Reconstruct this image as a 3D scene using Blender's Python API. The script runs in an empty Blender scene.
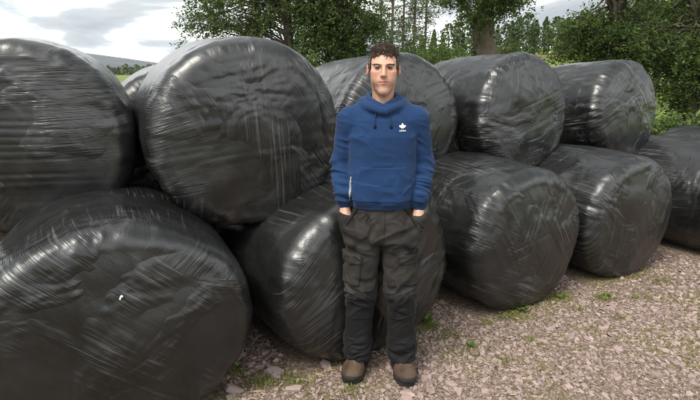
import bpy, math, random
import numpy as np
from mathutils import Vector, Matrix, Euler

S = bpy.context.scene
COL = S.collection
R = math.radians

# ------------------------------------------------------------------ camera
EYE = 1.65
PITCH = 14.25
cam_d = bpy.data.cameras.new('camera')
cam = bpy.data.objects.new('camera', cam_d)
COL.objects.link(cam)
cam.location = (0, 0, EYE)
cam.rotation_euler = (R(90 - PITCH), 0, 0)
cam_d.sensor_width = 36.0
cam_d.lens = 36.0 * 504 / 700
cam_d.clip_start = 0.05
cam_d.clip_end = 12000
S.camera = cam

# ------------------------------------------------------------------ world, sun, exposure
SUN_EL, SUN_AZ = 56, 222          # azimuth measured clockwise from +Y
world = bpy.data.worlds.new('World')
S.world = world
world.use_nodes = True


def node(nt, kind, props=None, **ins):
    n = nt.nodes.new(kind)
    for k, v in (props or {}).items():
        setattr(n, k, v)
    for k, v in ins.items():
        key = k.replace('_', ' ')
        sock = n.inputs[int(k[1:])] if (k[0] == 'i' and k[1:].isdigit()) else n.inputs[key]
        if isinstance(v, bpy.types.NodeSocket):
            nt.links.new(v, sock)
        else:
            sock.default_value = v
    return n


def math_n(nt, op, a, b=None, clamp=False):
    n = nt.nodes.new('ShaderNodeMath')
    n.operation = op
    n.use_clamp = clamp
    for i, v in enumerate((a, b)):
        if v is None:
            continue
        if isinstance(v, bpy.types.NodeSocket):
            nt.links.new(v, n.inputs[i])
        else:
            n.inputs[i].default_value = v
    return n.outputs[0]


def mix_c(nt, fac, a, b, mode='MIX'):
    n = nt.nodes.new('ShaderNodeMix')
    n.data_type = 'RGBA'
    n.blend_type = mode
    for sock, v in ((n.inputs[0], fac), (n.inputs[6], a), (n.inputs[7], b)):
        if isinstance(v, bpy.types.NodeSocket):
            nt.links.new(v, sock)
        else:
            sock.default_value = v if not isinstance(v, tuple) or len(v) == 4 else (*v, 1)
    return n.outputs[2]


def mix_f(nt, fac, a, b):
    n = nt.nodes.new('ShaderNodeMix')
    n.data_type = 'FLOAT'
    for sock, v in ((n.inputs[0], fac), (n.inputs[2], a), (n.inputs[3], b)):
        if isinstance(v, bpy.types.NodeSocket):
            nt.links.new(v, sock)
        else:
            sock.default_value = v
    return n.outputs[0]


def ramp(nt, fac, stops):
    n = nt.nodes.new('ShaderNodeValToRGB')
    els = n.color_ramp.elements
    while len(els) < len(stops):
        els.new(0.5)
    for e, (p, c) in zip(els, stops):
        e.position = p
        e.color = c if len(c) == 4 else (*c, 1)
    nt.links.new(fac, n.inputs[0])
    return n.outputs[0]


def noise_n(nt, vec, scale, detail=3, rough=0.5, dist=0.0, typ='FBM'):
    n = nt.nodes.new('ShaderNodeTexNoise')
    n.noise_type = typ
    n.inputs['Scale'].default_value = scale
    n.inputs['Detail'].default_value = detail
    n.inputs['Roughness'].default_value = rough
    n.inputs['Distortion'].default_value = dist
    if vec is not None:
        nt.links.new(vec, n.inputs['Vector'])
    return n.outputs['Fac']


SKY_SEED = 19.1


def build_world():
    nt = world.node_tree
    nt.nodes.clear()
    out = nt.nodes.new('ShaderNodeOutputWorld')
    bg = nt.nodes.new('ShaderNodeBackground')
    bg.inputs['Strength'].default_value = 0.1
    sky = nt.nodes.new('ShaderNodeTexSky')
    sky.sky_type = 'NISHITA'
    sky.sun_disc = False
    sky.sun_elevation = R(SUN_EL)
    sky.sun_rotation = R(SUN_AZ)
    tc = nt.nodes.new('ShaderNodeTexCoord')
    sep = node(nt, 'ShaderNodeSeparateXYZ', i0=tc.outputs['Generated'])
    zz = math_n(nt, 'ADD', math_n(nt, 'MAXIMUM', sep.outputs[2], 0.0), 0.22)
    cx = math_n(nt, 'DIVIDE', sep.outputs[0], zz)
    cy = math_n(nt, 'DIVIDE', sep.outputs[1], zz)
    vec = node(nt, 'ShaderNodeCombineXYZ', X=cx, Y=cy, Z=SKY_SEED).outputs[0]
    cover = noise_n(nt, vec, 0.6, 5, 0.55, 0.3)
    tone = noise_n(nt, vec, 0.85, 6, 0.5, 0.4)
    cm = ramp(nt, cover, [(0.28, (0, 0, 0)), (0.42, (1, 1, 1))])
    # cloud radiance: grey-blue bellies to bright white, in the sky texture's own units
    cc = ramp(nt, tone, [(p, tuple(c / 12.5 for c in q)) for p, q in
                         ((0.37, (1.9, 2.08, 2.2)), (0.45, (2.7, 2.88, 3.0)), (0.52, (6.0, 6.2, 6.3)), (0.64, (11.5, 11.5, 11.3)))])
    cc = node(nt, 'ShaderNodeVectorMath', {'operation': 'SCALE'}, i0=cc, Scale=12.5).outputs[0]
    col = mix_c(nt, cm, sky.outputs[0], cc)
    nt.links.new(col, bg.inputs['Color'])
    nt.links.new(bg.outputs[0], out.inputs['Surface'])


build_world()

sun_d = bpy.data.lights.new('sun', 'SUN')
sun_d.energy = 1.5
sun_d.angle = R(22)
sun_d.color = (1.0, 0.95, 0.87)
sun = bpy.data.objects.new('sun', sun_d)
COL.objects.link(sun)
sd = Vector((math.sin(R(SUN_AZ)) * math.cos(R(SUN_EL)), math.cos(R(SUN_AZ)) * math.cos(R(SUN_EL)), math.sin(R(SUN_EL))))
sun.rotation_euler = (-sd).to_track_quat('-Z', 'Y').to_euler()
sun.location = sd * 50

S.view_settings.view_transform = 'Standard'
S.view_settings.look = 'None'
S.view_settings.exposure = 1.5
S.view_settings.gamma = 1.0
S.cycles.filter_width = 1.0

# ------------------------------------------------------------------ numpy helpers
rng = np.random.default_rng(7)


def _hash(ix, iy, iz, seed):
    h = (ix * 374761393 + iy * 668265263 + iz * 2147483647 + seed * 1274126177) & 0xffffffff
    h = ((h ^ (h >> 13)) * 1274126177) & 0xffffffff
    h = (h ^ (h >> 16)) & 0xffffff
    return h.astype(np.float64) / 8388607.5 - 1.0


def vnoise(P, seed=0):
    """smooth value noise in -1..1 at points P (n,3)"""
    P = np.asarray(P, float)
    i = np.floor(P).astype(np.int64)
    f = P - i
    f = f * f * f * (f * (f * 6 - 15) + 10)
    out = 0
    for dx in (0, 1):
        wx = f[:, 0] if dx else 1 - f[:, 0]
        for dy in (0, 1):
            wy = f[:, 1] if dy else 1 - f[:, 1]
            for dz in (0, 1):
                wz = f[:, 2] if dz else 1 - f[:, 2]
                out = out + wx * wy * wz * _hash(i[:, 0] + dx, i[:, 1] + dy, i[:, 2] + dz, seed)
    return out


def fbm(P, octv=3, seed=0, gain=0.5):
    s, a, t = 0, 1.0, 0
    P = np.asarray(P, float)
    for k in range(octv):
        s = s + a * vnoise(P * (2 ** k) + 17.3 * k, seed + k * 31)
        t += a
        a *= gain
    return s / t


def mesh_np(name, V, Q, smooth=True, mats=()):
    """mesh from arrays; Q is (m,3) or (m,4), or a list of such arrays"""
    me = bpy.data.meshes.new(name)
    Qs = Q if isinstance(Q, list) else [Q]
    V = np.asarray(V, np.float32)
    idx = np.concatenate([q.ravel() for q in Qs]).astype(np.int32)
    cnt = np.concatenate([np.full(len(q), q.shape[1], np.int32) for q in Qs])
    st = np.concatenate([[0], np.cumsum(cnt)[:-1]]).astype(np.int32)
    me.vertices.add(len(V))
    me.vertices.foreach_set('co', V.ravel())
    me.loops.add(len(idx))
    me.loops.foreach_set('vertex_index', idx)
    me.polygons.add(len(cnt))
    me.polygons.foreach_set('loop_start', st)
    me.polygons.foreach_set('loop_total', cnt)
    me.polygons.foreach_set('use_smooth', np.full(len(cnt), smooth, bool))
    me.update(calc_edges=True)
    me.validate()
    for m in mats:
        me.materials.append(m)
    return me


def link(name, data, parent=None, loc=None, rot=None):
    o = bpy.data.objects.new(name, data)
    COL.objects.link(o)
    if parent is not None:
        o.parent = parent
    if loc is not None:
        o.location = loc
    if rot is not None:
        o.rotation_euler = rot
    return o


def tag(o, label=None, cat=None, group=None, kind=None):
    for k, v in (('label', label), ('category', cat), ('group', group), ('kind', kind)):
        if v:
            o[k] = v
    return o


def vert_normals(V, Q):
    N = np.zeros_like(V)
    a, b, c = V[Q[:, 0]], V[Q[:, 1]], V[Q[:, 2]]
    fn = np.cross(b - a, c - a)
    if Q.shape[1] == 4:
        d = V[Q[:, 3]]
        fn = np.cross(c - a, d - b)
    for k in range(Q.shape[1]):
        np.add.at(N, Q[:, k], fn)
    return N / (np.linalg.norm(N, axis=1, keepdims=True) + 1e-12)


def tubes(polys, sides=5, cap=False):
    """polys: list of (points (n,3), radii (n,)) -> V, Q"""
    Vs, Qs, off = [], [], 0
    ang = np.linspace(0, 2 * np.pi, sides, endpoint=False)
    for P, r in polys:
        P = np.asarray(P, float)
        r = np.broadcast_to(np.asarray(r, float), (len(P),))
        T = np.gradient(P, axis=0)
        T /= np.linalg.norm(T, axis=1, keepdims=True) + 1e-9
        up = np.array([0.31, 0.2, 0.93]) if abs(T[0, 2]) < 0.8 else np.array([0.93, 0.3, 0.2])
        U = np.cross(T, up)
        U /= np.linalg.norm(U, axis=1, keepdims=True) + 1e-9
        W = np.cross(T, U)
        ring = P[:, None, :] + r[:, None, None] * (np.cos(ang)[None, :, None] * U[:, None, :] + np.sin(ang)[None, :, None] * W[:, None, :])
        n = len(P)
        Vs.append(ring.reshape(-1, 3))
        i, j = np.meshgrid(np.arange(n - 1), np.arange(sides), indexing='ij')
        j2 = (j + 1) % sides
        Qs.append(np.stack([i * sides + j, (i + 1) * sides + j, (i + 1) * sides + j2, i * sides + j2], -1).reshape(-1, 4) + off)
        off += n * sides
    return np.concatenate(Vs), np.concatenate(Qs)


def axis_mix(parts):
    return np.unique(np.round(np.concatenate([np.arange(a, b, s) for a, b, s in parts]), 6))


def surface_nets(F, gx, gy, gz):
    """naive surface nets on a rectilinear grid; returns V (n,3), Q (m,4) wound outward"""
    ins = F < 0
    c = np.zeros(tuple(s - 1 for s in F.shape), np.int8)
    for dx in (0, 1):
        for dy in (0, 1):
            for dz in (0, 1):
                c += ins[dx:dx + c.shape[0], dy:dy + c.shape[1], dz:dz + c.shape[2]]
    act = (c > 0) & (c < 8)
    I, J, K = np.nonzero(act)
    idm = np.full(act.shape, -1, np.int32)
    idm[I, J, K] = np.arange(len(I))
    acc = np.zeros((len(I), 3))
    num = np.zeros(len(I))
    G = (gx, gy, gz)
    corners = [(a, b, d) for a in (0, 1) for b in (0, 1) for d in (0, 1)]
    for ca in corners:
        for ax in range(3):
            if ca[ax]:
                continue
            cb = list(ca)
            cb[ax] = 1
            fa = F[I + ca[0], J + ca[1], K + ca[2]].astype(float)
            fb = F[I + cb[0], J + cb[1], K + cb[2]].astype(float)
            m = (fa < 0) != (fb < 0)
            t = np.where(m, fa / np.where(m, fa - fb, 1), 0)
            idx = [I + ca[0], J + ca[1], K + ca[2]]
            for q in range(3):
                base = G[q][idx[q]]
                if q == ax:
                    base = base + t * (G[q][idx[q] + 1] - base)
                acc[:, q] += np.where(m, base, 0)
            num += m
    V = acc / num[:, None]
    Qs = []
    for ax in range(3):
        a = [slice(None)] * 3
        b = [slice(None)] * 3
        a[ax] = slice(0, -1)
        b[ax] = slice(1, None)
        A, B = ins[tuple(a)], ins[tuple(b)]
        ch = A != B
        o1, o2 = (ax + 1) % 3, (ax + 2) % 3
        i3 = np.nonzero(ch)
        ok = (i3[o1] > 0) & (i3[o2] > 0) & (i3[o1] < F.shape[o1] - 1) & (i3[o2] < F.shape[o2] - 1)
        i3 = [v[ok] for v in i3]
        flip = A[tuple(i3)]

        def cell(d1, d2):
            q = [v.copy() for v in i3]
            q[o1] = q[o1] + d1
            q[o2] = q[o2] + d2
            return idm[q[0], q[1], q[2]]
        q = np.stack([cell(-1, -1), cell(0, -1), cell(0, 0), cell(-1, 0)], -1)
        q[~flip] = q[~flip][:, ::-1]
        Qs.append(q)
    Q = np.concatenate(Qs)
    Q = Q[(Q >= 0).all(1)]
    return V, Q


class Grid:
    def __init__(self, gx, gy, gz):
        self.gx, self.gy, self.gz = gx, gy, gz
        self.X = gx[:, None, None].astype(np.float32)
        self.Y = gy[None, :, None].astype(np.float32)
        self.Z = gz[None, None, :].astype(np.float32)


def smin(a, b, k):
    h = np.clip(0.5 + 0.5 * (b - a) / k, 0, 1)
    return b + (a - b) * h - k * h * (1 - h)


def smax(a, b, k):
    return -smin(-a, -b, k)


def s_ell(g, c, r):
    dx, dy, dz = (g.X - c[0]) / r[0], (g.Y - c[1]) / r[1], (g.Z - c[2]) / r[2]
    k0 = np.sqrt(dx * dx + dy * dy + dz * dz)
    k1 = np.sqrt((dx / r[0]) ** 2 + (dy / r[1]) ** 2 + (dz / r[2]) ** 2) + 1e-9
    return k0 * (k0 - 1) / k1


def s_cone(g, a, b, ra, rb, sy=1.0):
    """capsule with radius ra at a and rb at b; sy squeezes depth"""
    ax, ay, az = a
    bx, by, bz = b[0] - ax, b[1] - ay, b[2] - az
    px, py, pz = g.X - ax, (g.Y - ay), g.Z - az
    t = np.clip((px * bx + py * by + pz * bz) / (bx * bx + by * by + bz * bz + 1e-12), 0, 1)
    dx, dy, dz = px - t * bx, (py - t * by) / sy, pz - t * bz
    return np.sqrt(dx * dx + dy * dy + dz * dz) - (ra + (rb - ra) * t)


def s_box(g, c, h, r):
    qx, qy, qz = abs(g.X - c[0]) - h[0] + r, abs(g.Y - c[1]) - h[1] + r, abs(g.Z - c[2]) - h[2] + r
    return np.sqrt(np.maximum(qx, 0) ** 2 + np.maximum(qy, 0) ** 2 + np.maximum(qz, 0) ** 2) + np.minimum(np.maximum(np.maximum(qx, qy), qz), 0) - r


def s_loft(g, zs, a, b, cy, n=2.3):
    A = np.interp(g.gz, zs, a)[None, None, :].astype(np.float32)
    B = np.interp(g.gz, zs, b)[None, None, :].astype(np.float32)
    C = np.interp(g.gz, zs, cy)[None, None, :].astype(np.float32)
    k = (abs(g.X / A) ** n + abs((g.Y - C) / B) ** n) ** (1 / n)
    return (k - 1) * np.minimum(A, B)


# ------------------------------------------------------------------ materials
def new_mat(name):
    m = bpy.data.materials.new(name)
    m.use_nodes = True
    nt = m.node_tree
    nt.nodes.clear()
    out = nt.nodes.new('ShaderNodeOutputMaterial')
    b = nt.nodes.new('ShaderNodeBsdfPrincipled')
    nt.links.new(b.outputs[0], out.inputs['Surface'])
    return m, nt, b, out


def simple_mat(name, col, rough=0.7, var=0.15, scale=8, bump=0.0, bscale=60, spec=0.3, metal=0.0):
    m, nt, b, out = new_mat(name)
    tc = nt.nodes.new('ShaderNodeTexCoord').outputs['Object']
    n = noise_n(nt, tc, scale, 4, 0.6)
    c = ramp(nt, n, [(0.3, tuple(x * (1 - var) for x in col)), (0.7, tuple(min(1, x * (1 + var)) for x in col))])
    nt.links.new(c, b.inputs['Base Color'])
    b.inputs['Roughness'].default_value = rough
    b.inputs['Specular IOR Level'].default_value = spec
    b.inputs['Metallic'].default_value = metal
    if bump:
        bn = noise_n(nt, tc, bscale, 4, 0.6)
        bp = node(nt, 'ShaderNodeBump', Strength=bump, Distance=0.004, Height=bn)
        nt.links.new(bp.outputs[0], b.inputs['Normal'])
    return m


def leaf_mat(name, cols, trans=0.35, rough=0.5):
    m, nt, b, out = new_mat(name)
    geo = nt.nodes.new('ShaderNodeNewGeometry')
    rnd = geo.outputs['Random Per Island']
    n = len(cols)
    c = ramp(nt, rnd, [(i / max(1, n - 1), cc) for i, cc in enumerate(cols)])
    tc = nt.nodes.new('ShaderNodeTexCoord').outputs['Object']
    big = noise_n(nt, tc, 1.1, 2, 0.5)
    hs = node(nt, 'ShaderNodeHueSaturation', Color=c, Value=mix_f(nt, big, 0.6, 1.4))
    nt.links.new(hs.outputs[0], b.inputs['Base Color'])
    b.inputs['Roughness'].default_value = rough
    b.inputs['Specular IOR Level'].default_value = 0.35
    tr = node(nt, 'ShaderNodeBsdfTranslucent', Color=hs.outputs[0])
    mx = node(nt, 'ShaderNodeMixShader', i0=trans, i1=b.outputs[0], i2=tr.outputs[0])
    nt.links.new(mx.outputs[0], out.inputs['Surface'])
    return m


def bark_mat(name, col):
    m, nt, b, out = new_mat(name)
    tc = nt.nodes.new('ShaderNodeTexCoord').outputs['Object']
    mp = node(nt, 'ShaderNodeMapping', Vector=tc, Scale=(14, 14, 2.5))
    n = noise_n(nt, mp.outputs[0], 1.0, 5, 0.65)
    c = ramp(nt, n, [(0.3, tuple(x * 0.45 for x in col)), (0.7, tuple(x * 1.3 for x in col))])
    nt.links.new(c, b.inputs['Base Color'])
    b.inputs['Roughness'].default_value = 0.9
    bp = node(nt, 'ShaderNodeBump', Strength=0.9, Distance=0.04, Height=n)
    nt.links.new(bp.outputs[0], b.inputs['Normal'])
    return m


def film_mat(name, seed, tint=0.0, first=None, streak=0.5):
    """black stretch film: several crossing bands, each with its own run of fine wrinkles"""
    rn = random.Random(seed)
    m, nt, b, out = new_mat(name)
    tc = nt.nodes.new('ShaderNodeTexCoord').outputs['Object']
    patch = ramp(nt, noise_n(nt, node(nt, 'ShaderNodeMapping', Vector=tc, Location=(seed * 3.1, 1.7, seed)).outputs[0], 2.6, 3, 0.55, 0.5),
                 [(0.47, (0, 0, 0)), (0.64, (1, 1, 1))])
    h = raw = None
    a0 = rn.uniform(0, math.pi) if first is None else R(first)
    nstrip = 6
    for i in range(nstrip):
        ang = a0 + (nstrip - 1 - i) * rn.choice((0.45, 0.62, 1.1)) + rn.uniform(-0.12, 0.12)
        off = rn.uniform(-0.26, 0.26)
        w = rn.uniform(0.20, 0.32)
        rot = node(nt, 'ShaderNodeMapping', Vector=tc, Rotation=(rn.uniform(-0.1, 0.1), ang, 0)).outputs[0]
        sc = node(nt, 'ShaderNodeMapping', Vector=rot, Scale=(1.8, 2.0, rn.uniform(48, 85)), Location=(seed * 7.0 + i * 3.3, 0, 0)).outputs[0]
        nz = noise_n(nt, sc, 1.0, 3.0, 0.62, 0.2)
        if h is None:
            h = raw = nz
        else:
            z = node(nt, 'ShaderNodeSeparateXYZ', i0=rot).outputs[2]
            mk = math_n(nt, 'LESS_THAN', math_n(nt, 'ABSOLUTE', math_n(nt, 'SUBTRACT', z, off)), w)
            h = mix_f(nt, mk, h, math_n(nt, 'ADD', nz, 0.35 * i))
            raw = mix_f(nt, mk, raw, nz)
    # sharp pinched crests where the noise crosses its middle
    ridge = math_n(nt, 'SUBTRACT', 1.0, math_n(nt, 'MULTIPLY', math_n(nt, 'ABSOLUTE', math_n(nt, 'SUBTRACT', raw, 0.5)), 9.0), True)
    crk = noise_n(nt, tc, 24, 3, 0.55, 1.2)
    amp = mix_f(nt, patch, 0.10, 1.0)
    hh = math_n(nt, 'MULTIPLY', math_n(nt, 'ADD', h, math_n(nt, 'MULTIPLY', ridge, 0.22)), amp)
    hh = math_n(nt, 'ADD', hh, math_n(nt, 'MULTIPLY', crk, 0.14))
    hh = math_n(nt, 'ADD', hh, math_n(nt, 'MULTIPLY', noise_n(nt, tc, 75, 3, 0.6, 1.0, 'RIDGED_MULTIFRACTAL'), 0.05))
    bp = node(nt, 'ShaderNodeBump', Strength=0.65, Distance=0.010, Height=hh)
    nt.links.new(bp.outputs[0], b.inputs['Normal'])
    dust = noise_n(nt, tc, 3.3, 5, 0.65)
    col = ramp(nt, dust, [(0.35, (0.0055, 0.0057, 0.0057)), (0.75, (0.013 + tint, 0.0134 + tint, 0.0134 + tint))])
    # stress-whitened streaks along the pinched crests
    crest = ramp(nt, raw, [(0.55, (0, 0, 0)), (0.66, (1, 1, 1))])
    stf = math_n(nt, 'MULTIPLY', math_n(nt, 'MULTIPLY', crest, patch), streak)
    col = mix_c(nt, stf, col, (0.12, 0.122, 0.122))
    # soil splashed on the foot of the bale, in blotches
    oz = node(nt, 'ShaderNodeSeparateXYZ', i0=tc).outputs[2]
    foot = node(nt, 'ShaderNodeMapRange', Value=oz, i1=-0.28, i2=-0.50).outputs[0]
    spl = ramp(nt, noise_n(nt, tc, 14, 5, 0.7), [(0.50, (0, 0, 0)), (0.62, (1, 1, 1))])
    col = mix_c(nt, math_n(nt, 'MULTIPLY', math_n(nt, 'MULTIPLY', foot, spl), 0.5), col, (0.10, 0.082, 0.06))
    nt.links.new(col, b.inputs['Base Color'])
    b.inputs['IOR'].default_value = 1.52
    b.inputs['Specular IOR Level'].default_value = 0.62
    nt.links.new(mix_f(nt, dust, 0.20, 0.42), b.inputs['Roughness'])
    return m


def ground_mat():
    m, nt, b, out = new_mat('yard_and_field')
    pos = nt.nodes.new('ShaderNodeNewGeometry').outputs['Position']
    n1 = noise_n(nt, pos, 38, 5, 0.7)
    n2 = noise_n(nt, pos, 1.6, 4, 0.6)
    soil = ramp(nt, n1, [(0.34, (0.05, 0.036, 0.026)), (0.5, (0.16, 0.118, 0.088)), (0.7, (0.30, 0.23, 0.19))])
    moss = ramp(nt, n1, [(0.34, (0.045, 0.045, 0.013)), (0.7, (0.20, 0.18, 0.05))])
    mf = ramp(nt, n2, [(0.50, (0, 0, 0)), (0.66, (1, 1, 1))])
    yard = mix_c(nt, math_n(nt, 'MULTIPLY', mf, 0.7), soil, moss)
    nf = noise_n(nt, pos, 0.09, 5, 0.6)
    nf2 = noise_n(nt, pos, 4.0, 4, 0.7)
    field = ramp(nt, nf, [(0.3, (0.11, 0.165, 0.03)), (0.7, (0.20, 0.20, 0.055))])
    field = mix_c(nt, math_n(nt, 'MULTIPLY', nf2, 0.5), field, (0.06, 0.12, 0.02))
    # distance from the yard's middle decides where the gravel gives way to grass
    vm = node(nt, 'ShaderNodeVectorMath', {'operation': 'DISTANCE'}, i0=pos, i1=(1.5, 1.0, 0)).outputs['Value']
    dn = math_n(nt, 'ADD', vm, math_n(nt, 'MULTIPLY', n2, 2.0))
    fac = node(nt, 'ShaderNodeMapRange', Value=dn, i1=8.2, i2=9.6).outputs[0]
    nt.links.new(mix_c(nt, fac, yard, field), b.inputs['Base Color'])
    b.inputs['Roughness'].default_value = 0.95
    b.inputs['Specular IOR Level'].default_value = 0.15
    bp = node(nt, 'ShaderNodeBump', Strength=0.8, Distance=0.012, Height=n1)
    nt.links.new(bp.outputs[0], b.inputs['Normal'])
    return m


def stone_mat():
    m, nt, b, out = new_mat('shale')
    geo = nt.nodes.new('ShaderNodeNewGeometry')
    oi = nt.nodes.new('ShaderNodeObjectInfo')
    rnd = math_n(nt, 'FRACT', math_n(nt, 'ADD', geo.outputs['Random Per Island'], oi.outputs['Random']))
    c = ramp(nt, rnd, [(0.0, (0.23, 0.168, 0.16)), (0.2, (0.38, 0.28, 0.265)), (0.4, (0.32, 0.245, 0.205)),
                       (0.58, (0.41, 0.315, 0.30)), (0.74, (0.28, 0.21, 0.21)), (0.88, (0.37, 0.285, 0.24)), (1.0, (0.20, 0.148, 0.14))])
    pos = geo.outputs['Position']
    n = noise_n(nt, pos, 55, 5, 0.65)
    c2 = mix_c(nt, mix_f(nt, n, -0.15, 0.85), c, (0.11, 0.08, 0.055), 'MIX')
    c3 = mix_c(nt, 0.55, c, c2)
    nt.links.new(c3, b.inputs['Base Color'])
    b.inputs['Roughness'].default_value = 0.85
    b.inputs['Specular IOR Level'].default_value = 0.25
    bp = node(nt, 'ShaderNodeBump', Strength=0.5, Distance=0.004, Height=noise_n(nt, pos, 140, 4, 0.6))
    nt.links.new(bp.outputs[0], b.inputs['Normal'])
    return m


M_GROUND = ground_mat()
M_STONE = stone_mat()

# ------------------------------------------------------------------ ground
def ground_h(x, y):
    x, y = np.asarray(x, float), np.asarray(y, float)
    d = np.hypot(x - 1.5, y - 1.0)
    far = np.clip((y - 9) / 55, 0, 1.6)
    side = 1 / (1 + np.exp(-(x - 0.10 * y) / (1.5 + 0.06 * np.abs(y))))
    rise = 3.7 * far ** 1.1 * side
    P = np.stack([x.ravel() * 0.05, y.ravel() * 0.05, np.zeros(x.size)], -1)
    big = fbm(P, 2, 5).reshape(x.shape) * 0.25 * np.clip((d - 10) / 40, 0, 1)
    P2 = np.stack([x.ravel() * 2.3, y.ravel() * 2.3, np.zeros(x.size)], -1)
    small = fbm(P2, 2, 9).reshape(x.shape) * 0.012 * np.clip(1.6 - d / 8, 0, 1)
    return rise + big + small


def build_ground():
    u = np.linspace(-1, 1, 341)
    ax = np.sign(u) * (7.0 * np.abs(u) + 40 * np.abs(u) ** 4 + 3500 * np.abs(u) ** 11)
    gx, gy = np.meshgrid(ax + 1.5, ax + 3.0, indexing='ij')
    V = np.stack([gx, gy, ground_h(gx, gy)], -1).reshape(-1, 3)
    n = len(u)
    i, j = np.meshgrid(np.arange(n - 1), np.arange(n - 1), indexing='ij')
    Q = np.stack([i * n + j, (i + 1) * n + j, (i + 1) * n + j + 1, i * n + j + 1], -1).reshape(-1, 4)
    return tag(link('ground', mesh_np('ground', V, Q, True, [M_GROUND])), kind='structure',
               label='gravel yard of pinkish shale running out into grass')


GROUND = build_ground()


def build_hills():
    m, nt, b, out = new_mat('moorland')
    pos = nt.nodes.new('ShaderNodeNewGeometry').outputs['Position']
    n = noise_n(nt, pos, 0.012, 5, 0.6)
    nt.links.new(ramp(nt, n, [(0.35, (0.030, 0.040, 0.042)), (0.65, (0.06, 0.065, 0.058))]), b.inputs['Base Color'])
    b.inputs['Roughness'].default_value = 1.0
    # ridge heights against bearing (x/y), dropping from left to right
    a = np.linspace(-1.5, 0.9, 260)
    prof = np.interp(a, [-1.5, -0.9, -0.6, -0.53, -0.48, -0.43, -0.38, -0.30, -0.1, 0.9],
                     [60, 98, 96, 74, 64, 52, 38, 16, 4, 2])
    rows = []
    for k, t in enumerate(np.linspace(0, 1, 14)):
        y = 1150 + 900 * t
        x = a * 2000 * (0.75 + 0.25 * t)
        P = np.stack([x * 0.006, np.full_like(x, y * 0.006), np.zeros_like(x)], -1)
        h = prof * np.sin(min(1, t * 1.15) * np.pi / 2) ** 1.3 * (1 + 0.05 * fbm(P, 3, 3)) - (12 if t == 0 else 0)
        h = h * (1 if t < 0.9 else 0.9)
        rows.append(np.stack([x, np.full_like(x, y), h], -1))
    V = np.concatenate(rows)
    n = len(a)
    i, j = np.meshgrid(np.arange(13), np.arange(n - 1), indexing='ij')
    Q = np.stack([i * n + j, i * n + j + 1, (i + 1) * n + j + 1, (i + 1) * n + j], -1).reshape(-1, 4)
    tag(link('hills', mesh_np('hills', V, Q, True, [m])), kind='structure', label='distant blue grey hill sloping down to the right')


build_hills()


# ------------------------------------------------------------------ bales
def spow(v, e):
    return np.sign(v) * np.abs(v) ** e


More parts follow.
